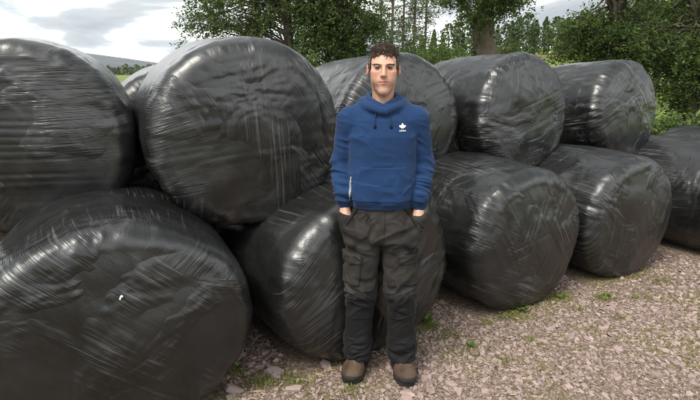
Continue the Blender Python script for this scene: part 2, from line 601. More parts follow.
def bale_mesh(name, a, b, L, seed, nt_=220, ns=150, rim=0.12, lump=1.0, mat=None, dents=(), sq=2.06):
    th = np.linspace(0, 2 * np.pi, nt_, endpoint=False)
    # profile from the middle of the front face, round the rim, along the side, to the back
    rho = rim
    rf = 1 - rho / a
    p1 = np.linspace(0, 1, 300)
    front_r, front_y = p1 * rf, -1 - 0.075 * (1 - p1 ** 2)
    an = np.linspace(0, np.pi / 2, 200)
    arc_r, arc_y = rf + rho / a * np.sin(an), -1 + rho / L * (1 - np.cos(an))
    yy = np.linspace(-1 + rho / L, 1 - rho / L, 300)
    side_r = 1 + 0.03 * np.cos(yy / (1 - rho / L) * np.pi / 2)
    pr = np.concatenate([front_r, arc_r[1:], side_r[1:-1], arc_r[::-1], front_r[::-1][1:]])
    py = np.concatenate([front_y, arc_y[1:], yy[1:-1], -arc_y[::-1], -front_y[::-1][1:]])
    s = np.concatenate([[0], np.cumsum(np.hypot(np.diff(pr), np.diff(py)))])
    q = np.linspace(0, 1, ns) ** 1.25 * s[-1]       # the front is finer than the back
    r = np.interp(q, s, pr)
    y = np.interp(q, s, py)
    r[0] = r[-1] = 1e-4
    TH, _ = np.meshgrid(th, y)
    Rr, Yy = np.repeat(r[:, None], nt_, 1), np.repeat(y[:, None], nt_, 1)
    cx, cz = spow(np.cos(TH), 2 / sq), spow(np.sin(TH), 2 / sq)
    X = Rr * cx * a
    Z = Rr * cz * b
    Y = Yy * L
    V = np.stack([X, Y, Z], -1).reshape(-1, 3)
    i, j = np.meshgrid(np.arange(ns - 1), np.arange(nt_), indexing='ij')
    j2 = (j + 1) % nt_
    Q = np.stack([i * nt_ + j, i * nt_ + j2, (i + 1) * nt_ + j2, (i + 1) * nt_ + j], -1).reshape(-1, 4)
    N = vert_normals(V, Q)
    rr = Rr.ravel()
    d = 0.018 * lump * fbm(V * 2.0 + seed * 5.1, 2, seed)
    d += 0.006 * lump * fbm(V * 5.5 + seed, 2, seed + 3)
    # gathered pleats across the rim, running from the face over to the side
    thr = TH.ravel()
    rimw = np.exp(-((rr - 0.94) / 0.10) ** 2) * (np.abs(Yy.ravel()) > 0.6)
    pl = vnoise(np.stack([np.cos(thr) * 9, np.sin(thr) * 9, Yy.ravel() * 1.5 + seed], -1), seed + 8)
    pl2 = vnoise(np.stack([np.cos(thr) * 22, np.sin(thr) * 22, Yy.ravel() * 2 + seed], -1), seed + 18)
    d += rimw * (0.007 * pl + 0.0035 * pl2) * lump
    # long straight creases of the film, in a few directions
    rn = np.random.default_rng(seed)
    for k in range(3):
        an = rn.uniform(0, np.pi)
        ac = V[:, 0] * np.cos(an) + V[:, 2] * np.sin(an)
        al = -V[:, 0] * np.sin(an) + V[:, 2] * np.cos(an)
        w = np.clip(vnoise(V * 3 + 9 * k, seed + 40 + k) * 2, 0, 1)
        f = vnoise(np.stack([ac * 26 + V[:, 1] * 3, al * 1.6, V[:, 1] * 2], -1), seed + 60 + k)
        d += 0.0024 * w * (1 - 2 * np.abs(f))
    for c, rad, dep in dents:
        d -= dep * np.exp(-((V - np.array(c)) ** 2).sum(1) / rad ** 2)
    V = V + N * d[:, None]
    # the weight settles the foot of the bale onto a flat patch
    zc = -b * 0.93
    lowm = V[:, 2] < zc + 0.06
    zz = V[:, 2]
    t = (zz - zc) / 0.06
    V[:, 2] = np.where(lowm, zc + 0.06 * np.where(t > -1, 0.25 * (t + 1) ** 2, 0), zz)
    return mesh_np(name, V, Q, True, [mat] if mat else [])


BALES = {
    # key: X, Y, Zc, a, b, yaw, front-face normal = (sin yaw, -cos yaw)
    'B1': (-1.261, 2.511, .485, .627, .521, 27), 'B2': (-.155, 3.185, .479, .635, .515, 35),
    'B3': (1.001, 3.787, .490, .563, .527, 30), 'B4': (2.05, 4.377, .484, .560, .520, 29),
    'B5': (3.345, 4.906, .488, .562, .524, 29), 'T0': (-1.86, 3.077, 1.285, .520, .541, 22),
    'T1': (-.767, 3.259, 1.294, .555, .543, 26), 'T2': (.16, 4.265, 1.262, .544, .500, 30),
    'T3': (1.22, 4.714, 1.275, .556, .512, 32), 'T4': (2.407, 5.369, 1.230, .547, .495, 32),
    'K1': (-1.50, 4.42, 1.175, .56, .53, 24), 'K2': (-1.58, 4.34, .49, .60, .527, 24), 'K3': (-2.58, 3.68, .49, .60, .527, 24),
    'K4': (4.55, 6.25, .47, .58, .507, 30),
}
BALE_LABELS = {
    'B1': 'largest black bale, front left on the ground, small pale tear in its face',
    'B2': 'black bale on the ground right behind the man in the blue hoodie',
    'B3': 'black bale on the ground just right of the man, third along the bottom row',
    'B4': 'black bale on the ground, fourth along the bottom row, under the slanting streaked bale',
    'B5': 'black bale on the ground at the right edge, last of the front bottom row',
    'T0': 'grey sheened bale at the left edge, leftmost of the upper row',
    'T1': 'tall round bale with vertical creases, second from the left in the upper row',
    'T2': 'upper row bale directly behind the head of the man',
    'T3': 'upper row bale with crinkled top just right of the man',
    'T4': 'rightmost upper row bale with slanting pale streaks across its face',
    'K1': 'bale in the second row, peeping out between the two leftmost upper bales',
    'K2': 'dark bottom bale of the second row, glimpsed low between the two leftmost upper bales',
    'K3': 'dark bottom bale glimpsed at the left edge, under the leftmost upper bale',
    'K4': 'low bale farthest right, behind the last bottom bale by the brambles',
}


def inside_bale(x, y, grow=0.0):
    m = np.zeros(np.shape(x), bool)
    for k, (X, Y, zc, a, b, yaw) in BALES.items():
        if zc > 0.8:
            continue
        c, s = math.cos(R(yaw)), math.sin(R(yaw))
        lx, ly = (x - X) * c + (y - Y) * s, -(x - X) * s + (y - Y) * c
        m |= (np.abs(lx) < a * 0.72 + grow) & (np.abs(ly) < 0.5 + grow)
    return m


def build_bales():
    for n, (k, (X, Y, zc, a, b, yaw)) in enumerate(BALES.items()):
        far = k[0] == 'K' or k == 'B0'
        mat = film_mat('bale_film', n * 13 + (8 if k == 'B1' else 5), {'T0': .022, 'T1': .014}.get(k, .004), {'B1': -42, 'T1': 88, 'T0': 5, 'T4': -40, 'B3': -62, 'B4': 60, 'T3': 8}.get(k),
                       {'B1': .6, 'T4': 1.0, 'B3': .7}.get(k, .45))
        me = bale_mesh('bale', a * .985, b, 0.57 if k == 'B2' else 0.55, n * 7 + 3, 110 if far else 240, 70 if far else 170, mat=mat,
                       lump=1.3 if k in ('T3', 'T4') else 0.9)
        root = link('silage_bale', None, loc=(X, Y, zc - b * 0.93 if zc < 0.8 else zc - b * 0.93), rot=(0, 0, R(yaw)))
        o = link('wrapped_body', me, root, loc=(0, 0, b * 0.93), rot=(R({'T2': -3, 'T3': -4, 'T4': -5}.get(k, 0)), 0, 0))
        tag(root, BALE_LABELS[k], 'bale', 'black wrapped silage bales stacked in two rows')
        BALE_ROOT[k] = root
        # loose film end: a thin crumpled strip hanging off some bales
        tails = {'T4': (0.30, -0.42, 0.05, 0.20, 0.17), 'B3': (-0.20, -0.50, -0.035, 0.34, 0.05), 'B2': (-0.05, -0.50, -0.035, 0.30, 0.05)}
        if k in tails:
            tx, ty, tz, tw, thh = tails[k]
            nu, nv = 40, 14
            u, v = np.meshgrid(np.linspace(0, 1, nu), np.linspace(0, 1, nv), indexing='ij')
            P = np.stack([u * 9, v * 5, np.full_like(u, n)], -1).reshape(-1, 3)
            w = fbm(P, 3, n).reshape(u.shape)
            w2 = fbm(P + 50, 3, n + 5).reshape(u.shape)
            V = np.stack([tx + tw * u, ty + 0.03 * w, tz + 0.012 + thh * v * (0.6 + 0.4 * np.sin(u * 5 + n)) + 0.025 * w2], -1).reshape(-1, 3)
            if thh < 0.1:
                V = np.stack([tx + tw * u, ty - thh * 1.4 * v + 0.02 * w2, tz + 0.024 + 0.018 * np.abs(w)], -1).reshape(-1, 3)
            i, j = np.meshgrid(np.arange(nu - 1), np.arange(nv - 1), indexing='ij')
            Q = np.stack([i * nv + j, (i + 1) * nv + j, (i + 1) * nv + j + 1, i * nv + j + 1], -1).reshape(-1, 4)
            link('film_tail', mesh_np('film_tail', V, Q, True, [M_TAIL]), root)
        if k == 'B1':
            # small tear where pale silage shows
            bpy.context.view_layer.update()
            M_TEAR = simple_mat('torn_film_edge', (0.75, 0.74, 0.70), 0.6, 0.1)
            pts = np.array([[0, 0, 0], [.006, 0, .014], [.014, 0, .017], [.019, 0, .012], [.017, 0, .006], [.013, 0, .010], [.009, 0, .004], [.005, 0, -.006]])
            x0, z0 = 0.005, 0.215
            back = pts.copy()
            back[:, 1] = 0.01
            V = np.concatenate([pts, back]) * .9
            vv = np.empty(len(me.vertices) * 3)
            me.vertices.foreach_get('co', vv)
            vv = vv.reshape(-1, 3)
            fr = vv[vv[:, 1] < -0.3]
            yb = fr[np.argmin((fr[:, 0] - x0) ** 2 + (fr[:, 2] - z0) ** 2), 1]
            V = V + np.array([x0, yb - 0.006, z0 + b * 0.93])
            m8 = len(pts)
            tri = np.array([[0, 1, 6], [0, 6, 7], [1, 2, 5], [1, 5, 6], [2, 3, 4], [2, 4, 5]])
            sd_ = np.array([[i, i + m8, (i + 1) % m8 + m8, (i + 1) % m8] for i in range(m8)])
            link('tear', mesh_np('tear', V, [tri, sd_], False, [M_TEAR]), root)


M_TAIL = film_mat('loose_film', 99, 0.004)
BALE_ROOT = {}
build_bales()

# ------------------------------------------------------------------ trees and bushes
def leaves_np(C, size, seed, up=0.35, aspect=0.55):
    """kite-shaped leaves at centres C -> V, Q"""
    r = np.random.default_rng(seed)
    n = len(C)
    N = r.normal(size=(n, 3))
    N[:, 2] = np.abs(N[:, 2]) + up
    N /= np.linalg.norm(N, axis=1, keepdims=True)
    D = r.normal(size=(n, 3))
    D[:, 2] -= 0.4
    D -= N * (D * N).sum(1, keepdims=True)
    D /= np.linalg.norm(D, axis=1, keepdims=True) + 1e-9
    W = np.cross(N, D)
    s = size * r.uniform(0.6, 1.3, (n, 1))
    a = C - D * s * 0.5
    t = C + D * s * 0.5
    w1 = C - D * s * 0.05 + W * s * aspect * 0.5 + N * s * 0.12
    w2 = C - D * s * 0.05 - W * s * aspect * 0.5 + N * s * 0.12
    V = np.stack([a, w1, t, w2], 1).reshape(-1, 3)
    Q = np.arange(n * 4).reshape(-1, 4)
    return V, Q


def bezier(p0, p1, p2, n=7):
    t = np.linspace(0, 1, n)[:, None]
    return (1 - t) ** 2 * p0 + 2 * t * (1 - t) * p1 + t * t * p2


def plant_tree(name, label, cat, base, trunk, trunk_r, blobs, leaf, per, clump, seed, lmat, bmat, group=None,
               droop=0.1, zfull=99.0, attach=(0.35, 0.95), br=0.035, up=0.35, flat=0.75):
    """trunk: list of points relative to base; blobs: (cx,cy,cz,rx,ry,rz,n) clump fields relative to base"""
    r = np.random.default_rng(seed)
    base = np.array([base[0], base[1], float(ground_h(base[0], base[1])) - 0.05])
    root = link(name, None, loc=base)
    T = np.array(trunk, float)
    tt = np.linspace(0, 1, len(T))
    fine = np.linspace(0, 1, 14)
    TP = np.stack([np.interp(fine, tt, T[:, k]) for k in range(3)], -1)
    TP[1:, :2] += r.normal(size=(13, 2)) * trunk_r * 0.18
    rad = trunk_r * (1 - 0.8 * fine)
    rad[0] *= 1.35
    polys = [(TP, rad)]
    cen = []
    for (cx, cy, cz, rx, ry, rz, n) in blobs:
        d = r.normal(size=(n, 3))
        d /= np.linalg.norm(d, axis=1, keepdims=True)
        d *= r.uniform(0.25, 1, (n, 1)) ** 0.5
        P = np.array([cx, cy, cz]) + d * np.array([rx, ry, rz])
        for p in P:
            if p[2] < 0.25:
                p[2] = 0.25 + 0.3 * r.random()
            f = np.clip(attach[0] + (attach[1] - attach[0]) * (p[2] - T[0, 2]) / (T[-1, 2] + 0.01) - 0.12 + 0.12 * r.normal(), 0.06, 0.97)
            a = np.array([np.interp(f, fine, TP[:, k]) for k in range(3)])
            L = np.linalg.norm(p - a)
            mid = (a + p) / 2 + np.array([0, 0, 0.22 * L]) + r.normal(size=3) * 0.1 * L
            Bz = bezier(a, mid, p, 7)
            Bz[1:-1] += r.normal(size=(5, 3)) * 0.025 * L
            r0 = min(br * (0.5 + 0.35 * L), trunk_r * 0.7)
            polys.append((Bz, np.linspace(r0, 0.004, 7)))
            m = int(per * r.uniform(0.6, 1.4) * (1 if p[2] + base[2] < zfull else 0.3))
            if m < 1:
                continue
            # sprays: leaves strung on short twigs round the clump, plus some along the branch
            k = max(3, m // 16)
            tw = r.normal(size=(k, 3)) * clump * np.array([1, 1, flat])
            for q in tw[: max(2, k // 3)]:
                polys.append((np.stack([Bz[-2], Bz[-2] * 0.4 + (p + q) * 0.6 + [0, 0, 0.03], p + q]), np.array([0.008, 0.005, 0.002])))
            u = r.random((m, 1)) ** 0.6
            ti = r.integers(0, k, m)
            c = p + tw[ti] * u * 1.15 + r.normal(size=(m, 3)) * clump * 0.13
            c[:, 2] -= droop * clump * u[:, 0] ** 2 * 3
            cen.append(c)
            m2 = m // 5
            t = r.uniform(0.45, 1, m2)
            idx = np.clip((t * 6).astype(int), 0, 5)
            c2 = Bz[idx] + (Bz[idx + 1] - Bz[idx]) * r.random((m2, 1)) + r.normal(size=(m2, 3)) * clump * 0.3
            cen.append(c2)
    V, Q = tubes(polys, 6)
    link('trunk', mesh_np('trunk', V, Q, True, [bmat]), root)
    C = np.concatenate(cen)
    C = C[C[:, 2] > 0.03]
    V, Q = leaves_np(C, leaf, seed + 1, up)
    link('crown', mesh_np('crown', V, Q, False, [lmat]), root)
    tag(root, label, cat, group)
    return root, len(C)


L_LIGHT = leaf_mat('leaf_ash', [(0.055, 0.085, 0.024), (0.09, 0.135, 0.035), (0.14, 0.18, 0.065)], .4)
L_DARK = leaf_mat('leaf_dark', [(0.035, 0.060, 0.014), (0.07, 0.118, 0.024), (0.13, 0.19, 0.045)], .5)
L_MID = leaf_mat('leaf_mid', [(0.045, 0.08, 0.016), (0.09, 0.14, 0.028), (0.16, 0.21, 0.05)], .45)
L_BRIGHT = leaf_mat('leaf_bramble', [(0.04, 0.09, 0.015), (0.09, 0.15, 0.03), (0.16, 0.22, 0.06)])
L_FAR = leaf_mat('leaf_far', [(0.045, 0.075, 0.03), (0.075, 0.11, 0.04), (0.11, 0.15, 0.055)], 0.3)
L_NEEDLE = leaf_mat('needles', [(0.05, 0.075, 0.03), (0.08, 0.11, 0.045), (0.11, 0.13, 0.06)], 0.3)
L_HEDGE = leaf_mat('leaf_hedge', [(0.05, 0.075, 0.02), (0.09, 0.11, 0.03), (0.14, 0.15, 0.045)], .3)
BARK = bark_mat('bark', (0.13, 0.10, 0.07))
BARK_D = bark_mat('bark_dark', (0.075, 0.058, 0.042))


def bx(px, y):
    """X on the bearing of photo column px at distance y (at about eye level)"""
    return (px - 350) / 504 * y * 0.969


def build_trees():
    n = 0
    # airy tree left of the middle, crown hanging over the second upper bale
    Y = 13.5
    X0 = bx(292, Y)
    _, k = plant_tree('broadleaf_tree', 'airy leafy tree with sky showing through, above the second upper bale', 'tree', (X0, Y), [(0, 0, 0), (-.05, 0, 2), (-.3, .1, 4.5), (-.4, 0, 8)], .17,
                      [(-1.5, 0, 3.1, 1.2, 1.0, .55, 34), (-2.3, .1, 3.0, .55, .7, .55, 13), (-.4, .3, 3.2, 1.0, .9, .7, 24), (-1.2, 0, 4.6, 1.9, 1.6, 1.1, 46), (-.5, 0, 6.6, 1.8, 1.6, 1.4, 34)],
                      .072, 150, .30, 11, L_LIGHT, BARK_D, zfull=4.2, br=.022)
    n += k
    # dense ivy-dark tree behind the man's bale
    Y = 13.0
    X0 = bx(338, Y)
    _, k = plant_tree('broadleaf_tree', 'dense dark leafy tree directly behind the bales left of the man', 'tree', (X0, Y + .6), [(0, 0, 0), (.05, 0, 2), (0, .1, 4.5), (.1, 0, 8)], .22,
                      [(-.15, 0, 2.4, 1.0, .9, .8, 60), (.4, 0, 2.9, .75, .8, .7, 32), (-.6, 0, 3.4, .8, .8, .6, 26), (0, 0, 4.6, 1.6, 1.5, 1.2, 46), (0, 0, 6.6, 1.4, 1.4, 1.4, 30)],
                      .072, 190, .30, 12, L_DARK, BARK_D, zfull=4.2)
    n += k
    # big trunk right of the man
    Y = 15.5
    X0 = bx(482, Y)
    _, k = plant_tree('broadleaf_tree', 'big old tree with thick bark trunk behind the crinkled upper bale', 'tree', (X0, Y), [(-.02, 0, 0), (0, 0, 1.6), (-.02, .05, 3.4), (.1, 0, 6), (.2, 0, 9)], .40,
                      [(-1.0, 0, 3.75, .8, .8, .45, 26), (.15, -.3, 3.55, 1.0, .7, .5, 40), (.75, 0, 4.1, .45, .8, .35, 7), (-.45, -.2, 3.0, .35, .5, .3, 9), (0, 0, 5.2, 2.2, 1.8, 1.0, 46), (0, 0, 7.2, 1.9, 1.8, 1.5, 34)],
                      .075, 180, .30, 13, L_DARK, BARK, zfull=4.6, attach=(.5, .95), br=.04)
    n += k
    # right-hand trees
    Y = 11.5
    X0 = bx(608, Y)
    _, k = plant_tree('broadleaf_tree', 'dark spreading tree with dense low branches behind the rightmost upper bale', 'tree', (X0, Y), [(0, 0, 0), (-.03, 0, 1.6), (.05, .1, 3.4), (.2, 0, 7)], .15,
                      [(-.3, 0, 2.2, .85, .8, .6, 46), (.6, 0, 2.2, .8, .8, .75, 44), (0, -.1, 1.35, .8, .7, .6, 30), (-.7, 0, 2.45, .4, .5, .3, 10), (.5, 0, 3.2, .9, .8, .25, 4), (0, 0, 4.7, 1.7, 1.5, 1.0, 34), (0, 0, 6, 1.4, 1.4, 1.1, 22)],
                      .066, 165, .27, 14, L_DARK, BARK_D, zfull=3.6)
    n += k
    Y = 10.0
    X0 = bx(697, Y)
    _, k = plant_tree('broadleaf_tree', 'tree at the right edge with dark upright trunk and hanging leafy branches', 'tree', (X0, Y), [(0, 0, 0), (-.03, 0, 1.6), (.0, .1, 3.4), (.1, 0, 7)], .13,
                      [(-.6, 0, 2.2, .6, .7, .6, 34), (.3, 0, 2.1, .8, .8, .8, 34), (-.3, .2, 1.4, .7, .7, .5, 22), (-.3, 0, 2.95, .8, .7, .25, 5), (1.5, 0, 2.4, .9, .9, 1.0, 30), (0, 0, 4.3, 1.7, 1.5, .9, 30), (0, 0, 5.8, 1.4, 1.4, 1.1, 20)],
                      .068, 150, .26, 15, L_DARK, BARK_D, zfull=3.4)
    n += k
    Y = 17.0
    _, k = plant_tree('broadleaf_tree', 'paler bushy tree in the gap between the two right hand trees', 'tree', (bx(655, Y), Y), [(0, 0, 0), (.05, 0, 1.6), (0, .1, 3), (.1, 0, 5)], .14,
                      [(0, 0, 2.6, 1.1, .9, .9, 34), (0, 0, 3.6, 1.3, 1.0, .7, 26), (0, 0, 4.8, 1.1, 1.0, .8, 18)],
                      .08, 170, .3, 16, L_MID, BARK_D, zfull=5.0)
    n += k

    # bushes: photo column, distance, half width, height, leaf material, label
    bushes = [(262, 12.3, .75, 2.55, L_MID, 'green bush rising behind the top of the second upper bale'),
              (318, 11.8, .9, 2.2, L_MID, 'bush filling the gap behind the second and third upper bales'),
              (405, 14.0, .8, 2.95, L_BRIGHT, 'bright green bush to the right above the head of the man'),
              (447, 13.5, .75, 2.65, L_DARK, 'dark bush between the man and the thick trunk'),
              (432, 20.0, 1.2, 3.3, L_MID, 'mid green bush in front of the tall thin conifers'),
              (512, 19.0, .7, 3.0, L_MID, 'bush right beside the thick trunk, before the far wood'),
              (592, 13.0, .5, 2.0, L_DARK, 'low dark bush at the left foot of the dark spreading tree')]
    for q, (px, Y, hw, h, mt, lab) in enumerate(bushes):
        gz = float(ground_h(bx(px, Y), Y))
        h = h - gz
        _, k = plant_tree('bush', lab, 'bush', (bx(px, Y), Y), [(0, 0, 0), (.03, 0, h * .3), (0, .03, h * .6)], .05,
                          [(0, 0, h * .5, hw, hw * .8, h * .45, int(26 * hw + 14))], .066, 150, .22, 40 + q, mt, BARK_D, 'bushes behind the bales', br=.016, attach=(.1, .9))
        n += k
    # brambles at the right, low and close
    for q, (px, Y, hw, h, lab) in enumerate([(672, 8.3, .55, .98, 'leafy bramble just right of the rightmost upper bale'),
                                             (702, 8.0, .6, 1.05, 'leafy bramble at the right edge behind the farthest low bale'),
                                             (655, 9.2, .5, .95, 'bramble at the foot of the trees, partly hidden by the rightmost upper bale')]):
        _, k = plant_tree('bramble', lab, 'bramble', (bx(px, Y), Y), [(0, 0, 0), (.03, 0, h * .3), (0, .03, h * .6)], .03,
                          [(0, 0, h * .55, hw, hw * .7, h * .38, 34)], .058, 190, .17, 60 + q, L_BRIGHT, BARK_D, 'brambles by the right hand trees', br=.012, attach=(.1, .9))
        n += k

    # thin conifers with sky between them
    for q, (px, Y, H) in enumerate([(391, 27, 11), (402, 30, 12), (413, 28, 12.5), (424, 31, 12), (380, 32, 12)]):
        r = np.random.default_rng(80 + q)
        x = bx(px, Y)
        z0 = float(ground_h(x, Y)) - .05
        root = link('conifer_tree', None, loc=(x, Y, z0))
        polys = [(np.array([[0, 0, 0], [.03, 0, H * .4], [0, .05, H * .75], [0, 0, H]]), np.array([.09, .065, .035, .01]))]
        cen = []
        z = 1.2
        while z < H - .2:
            L = 1.15 * (1 - z / H) ** .7 + .12
            for b in range(5):
                an = r.uniform(0, 2 * np.pi)
                Lb = L * r.uniform(.5, 1.1)
                tip = np.array([math.cos(an) * Lb, math.sin(an) * Lb, z - .08 * Lb + r.uniform(-.1, .15)])
                s = np.array([0, 0, z])
                polys.append((np.stack([s, (s + tip) / 2 + [0, 0, .06], tip]), np.array([.018, .01, .003])))
                m = int((44 if z < 6.5 else 8) * r.uniform(.5, 1.4))
                t = r.uniform(.25, 1.05, (m, 1))
                cen.append(s + (tip - s) * t + r.normal(size=(m, 3)) * [.07, .07, .09])
            z += r.uniform(.2, .34)
        V, Q = tubes(polys, 5)
        link('trunk', mesh_np('trunk', V, Q, True, [BARK]), root)
        C = np.concatenate(cen)
        n += len(C)
        V, Q = leaves_np(C, .12, 90 + q, .2, .35)
        link('crown', mesh_np('crown', V, Q, False, [L_NEEDLE]), root)
        tag(root, ['first', 'second', 'third', 'fourth', 'hindmost leftmost'][q] + ' thin tall conifer from the left, in the row above the head of the man'
            if q < 4 else 'thin tall conifer left of the row, mostly hidden by the dense dark tree', 'conifer', 'thin conifers behind the bales')

    # far wood beyond the field: one mass
    r = np.random.default_rng(5)
    polys, cen = [], []
    for px in np.arange(425, 860, 5.5):
        Y = r.uniform(62, 80)
        x = bx(px + r.normal() * 3, Y)
        z0 = float(ground_h(x, Y))
        H = r.uniform(2.6, 4.6) + (1.5 if px > 570 else 0)
        wd = H * r.uniform(.2, .34)
        con = r.random() < .6
        polys.append((np.array([[x, Y, z0 - .2], [x, Y, z0 + H * .9]]), np.array([.16, .03])))
        m = 420
        t = r.random(m) ** .8
        an = r.uniform(0, 2 * np.pi, m)
        prof = (1 - t) ** .8 if con else np.sqrt(np.clip(1 - (2 * t - 1) ** 2, 0, 1)) * 1.1
        rr = wd * prof * r.uniform(.3, 1.05, m) * (1 + .25 * np.sin(t * 40))
        cen.append(np.stack([x + rr * np.cos(an), Y + rr * np.sin(an), z0 + .3 + t * H], -1))
    for px in np.arange(-40, 345, 2.6):        # hedge trees across the far left field
        Y = r.uniform(300, 330)
        x = bx(px + r.normal() * 3, Y)
        H = r.uniform(3.6, 6.2)
        m = 110
        t = r.random(m)
        an = r.uniform(0, 2 * np.pi, m)
        rr = H * .55 * np.sqrt(np.clip(1 - (1.6 * t - .6) ** 2, 0, 1)) * r.uniform(.2, 1, m)
        c = np.stack([x + rr * np.cos(an), Y + rr * np.sin(an), t * H], -1)
        cen_l.append(c)
    V, Q = tubes(polys, 4)
    V2, Q2 = leaves_np(np.concatenate(cen), .42, 3, .2, .6)
    me = mesh_np('far_wood', np.concatenate([V, V2]), [Q, Q2 + len(V)], False, [L_FAR])
    tag(link('far_wood', me), 'far mixed wood beyond the bright green field', 'wood', kind='stuff')
    V2, Q2 = leaves_np(np.concatenate(cen_l), 1.5, 4, .2, .7)
    tag(link('far_hedgerow', mesh_np('far_hedgerow', V2, Q2, False, [L_HEDGE])), 'far line of trees under the hill at left', 'hedgerow', kind='stuff')
    return n


cen_l = []
N_LEAF = build_trees()


def build_field_bits():
    # white post and low bank at the near edge of the wood
    Y = 58.0
    x = bx(548, Y)
    z = float(ground_h(x, Y))
    root = link('fence_post', None, loc=(x, Y, z))
    tag(root, 'pale post standing at the top of the bright green field', 'post')
    mw = simple_mat('weathered_paint', (0.6, 0.58, 0.54), .8)
    V, Q = tubes([(np.array([[0, 0, -.2], [.01, 0, .6], [0, 0, 1.25]]), np.array([.07, .065, .06]))], 8)
    link('shaft', mesh_np('shaft', V, Q, True, [mw]), root)
    V, Q = tubes([(np.array([[0, 0, 1.24], [0, 0, 1.27], [0, 0, 1.31]]), np.array([.085, .085, .01]))], 8)
    link('cap', mesh_np('cap', V, Q, True, [mw]), root)
    xs = np.linspace(bx(528, 60), bx(600, 60), 60)
    rows = []
    for k, (dy, hz) in enumerate([(-.7, -.1), (-.45, .2), (0, .3), (.45, .25), (.7, -.1)]):
        P = np.stack([xs * .9, np.full_like(xs, k * 1.3), np.zeros_like(xs)], -1)
        rows.append(np.stack([xs, 60 + dy + .15 * vnoise(P, 4), ground_h(xs, np.full_like(xs, 60.)) + hz + .14 * vnoise(P * 2, 6)], -1))
    V = np.concatenate(rows)
    n = len(xs)
    i, j = np.meshgrid(np.arange(4), np.arange(n - 1), indexing='ij')
    Q = np.stack([i * n + j, i * n + j + 1, (i + 1) * n + j + 1, (i + 1) * n + j], -1).reshape(-1, 4)
    tag(link('field_bank', mesh_np('field_bank', V, Q, True, [simple_mat('bank_earth', (.12, .11, .045), .95, .35, .8)])),
        'low brown earth bank along the top of the green field', 'bank')


build_field_bits()

# ------------------------------------------------------------------ the man
def cloth_mat(name, col, var=0.12, weave=900, bump=0.25, rough=0.9, fade=None, sheen=0.3, fscale=7):
    m, nt, b, out = new_mat(name)
    tc = nt.nodes.new('ShaderNodeTexCoord').outputs['Object']
    n = noise_n(nt, tc, fscale, 5, 0.62)
    c = ramp(nt, n, [(0.3, tuple(x * (1 - var) for x in col)), (0.7, tuple(x * (1 + var) for x in col))])
    if fade:
        f = ramp(nt, noise_n(nt, tc, 5.5, 4, 0.6, 0.4), [(0.40, (0, 0, 0)), (0.68, (1, 1, 1))])
        c = mix_c(nt, math_n(nt, 'MULTIPLY', f, 0.75), c, fade)
    nt.links.new(c, b.inputs['Base Color'])
    b.inputs['Roughness'].default_value = rough
    b.inputs['Specular IOR Level'].default_value = 0.2
    b.inputs['Sheen Weight'].default_value = sheen * 0.25
    b.inputs['Sheen Roughness'].default_value = 0.5
    w = noise_n(nt, tc, weave, 2, 0.6)
    w2 = noise_n(nt, tc, 45, 3, 0.6, 0.6)
    h = math_n(nt, 'ADD', math_n(nt, 'MULTIPLY', w, 0.25), w2)
    bp = node(nt, 'ShaderNodeBump', Strength=bump, Distance=0.004, Height=h)
    nt.links.new(bp.outputs[0], b.inputs['Normal'])
    return m


def skin_mat():
    m, nt, b, out = new_mat('skin')
    at = node(nt, 'ShaderNodeAttribute', {'attribute_name': 'tone'})
    tc = nt.nodes.new('ShaderNodeTexCoord').outputs['Object']
    n = noise_n(nt, tc, 90, 4, 0.6)
    c = mix_c(nt, 1.0, at.outputs['Color'], ramp(nt, n, [(0.3, (0.86, 0.84, 0.83)), (0.7, (1, 1, 1))]), 'MULTIPLY')
    nt.links.new(c, b.inputs['Base Color'])
    b.inputs['Roughness'].default_value = 0.5
    b.inputs['Specular IOR Level'].default_value = 0.4
    b.inputs['Subsurface Weight'].default_value = 0.18
    b.inputs['Subsurface Radius'].default_value = (0.010, 0.004, 0.002)
    b.inputs['Subsurface Scale'].default_value = 0.6
    bp = node(nt, 'ShaderNodeBump', Strength=0.15, Distance=0.002, Height=noise_n(nt, tc, 420, 3, 0.6))
    nt.links.new(bp.outputs[0], b.inputs['Normal'])
    return m


M_SKIN = skin_mat()
M_HOOD = cloth_mat('blue_fleece', (0.0095, 0.032, 0.094), 0.16, 900, 0.30)
M_RIB = cloth_mat('blue_rib_knit', (0.008, 0.0275, 0.080), 0.12, 700, 0.35)
M_TROU = cloth_mat('faded_work_canvas', (0.015, 0.0142, 0.0135), 0.35, 700, 0.7, 0.85, (0.044, 0.039, 0.034), 0.08)
M_TROU_D = cloth_mat('black_canvas', (0.008, 0.008, 0.0085), 0.25, 700, 0.35, 0.8, None, 0.1)
M_LEATHER = cloth_mat('scuffed_brown_leather', (0.050, 0.031, 0.021), 0.35, 300, 0.3, 0.6, (0.13, 0.092, 0.06), 0.0, 16)
M_SOLE = simple_mat('rubber_sole', (0.022, 0.021, 0.02), 0.75, .3, 30, .3)
M_LACE = simple_mat('boot_lace', (0.05, 0.035, 0.025), 0.9)
M_HAIR = simple_mat('dark_brown_hair', (0.050, 0.030, 0.018), 0.4, .6, 55, spec=.55)
M_TAPE = simple_mat('grey_white_tape', (0.26, 0.27, 0.29), 0.8, .5, 160)
M_WHITE = simple_mat('white_print', (0.8, 0.8, 0.8), 0.7, .03)
M_EYE = simple_mat('eye_white', (0.36, 0.31, 0.28), 0.25, .05, spec=.5)
M_IRIS = simple_mat('iris', (0.022, 0.018, 0.015), 0.2, .2, 300, spec=.5)
M_METAL = simple_mat('dull_metal', (0.2, 0.19, 0.18), 0.4, .1, metal=.9)

HC = np.array([0.0, 0.000, 1.670])      # centre of the head at eye height


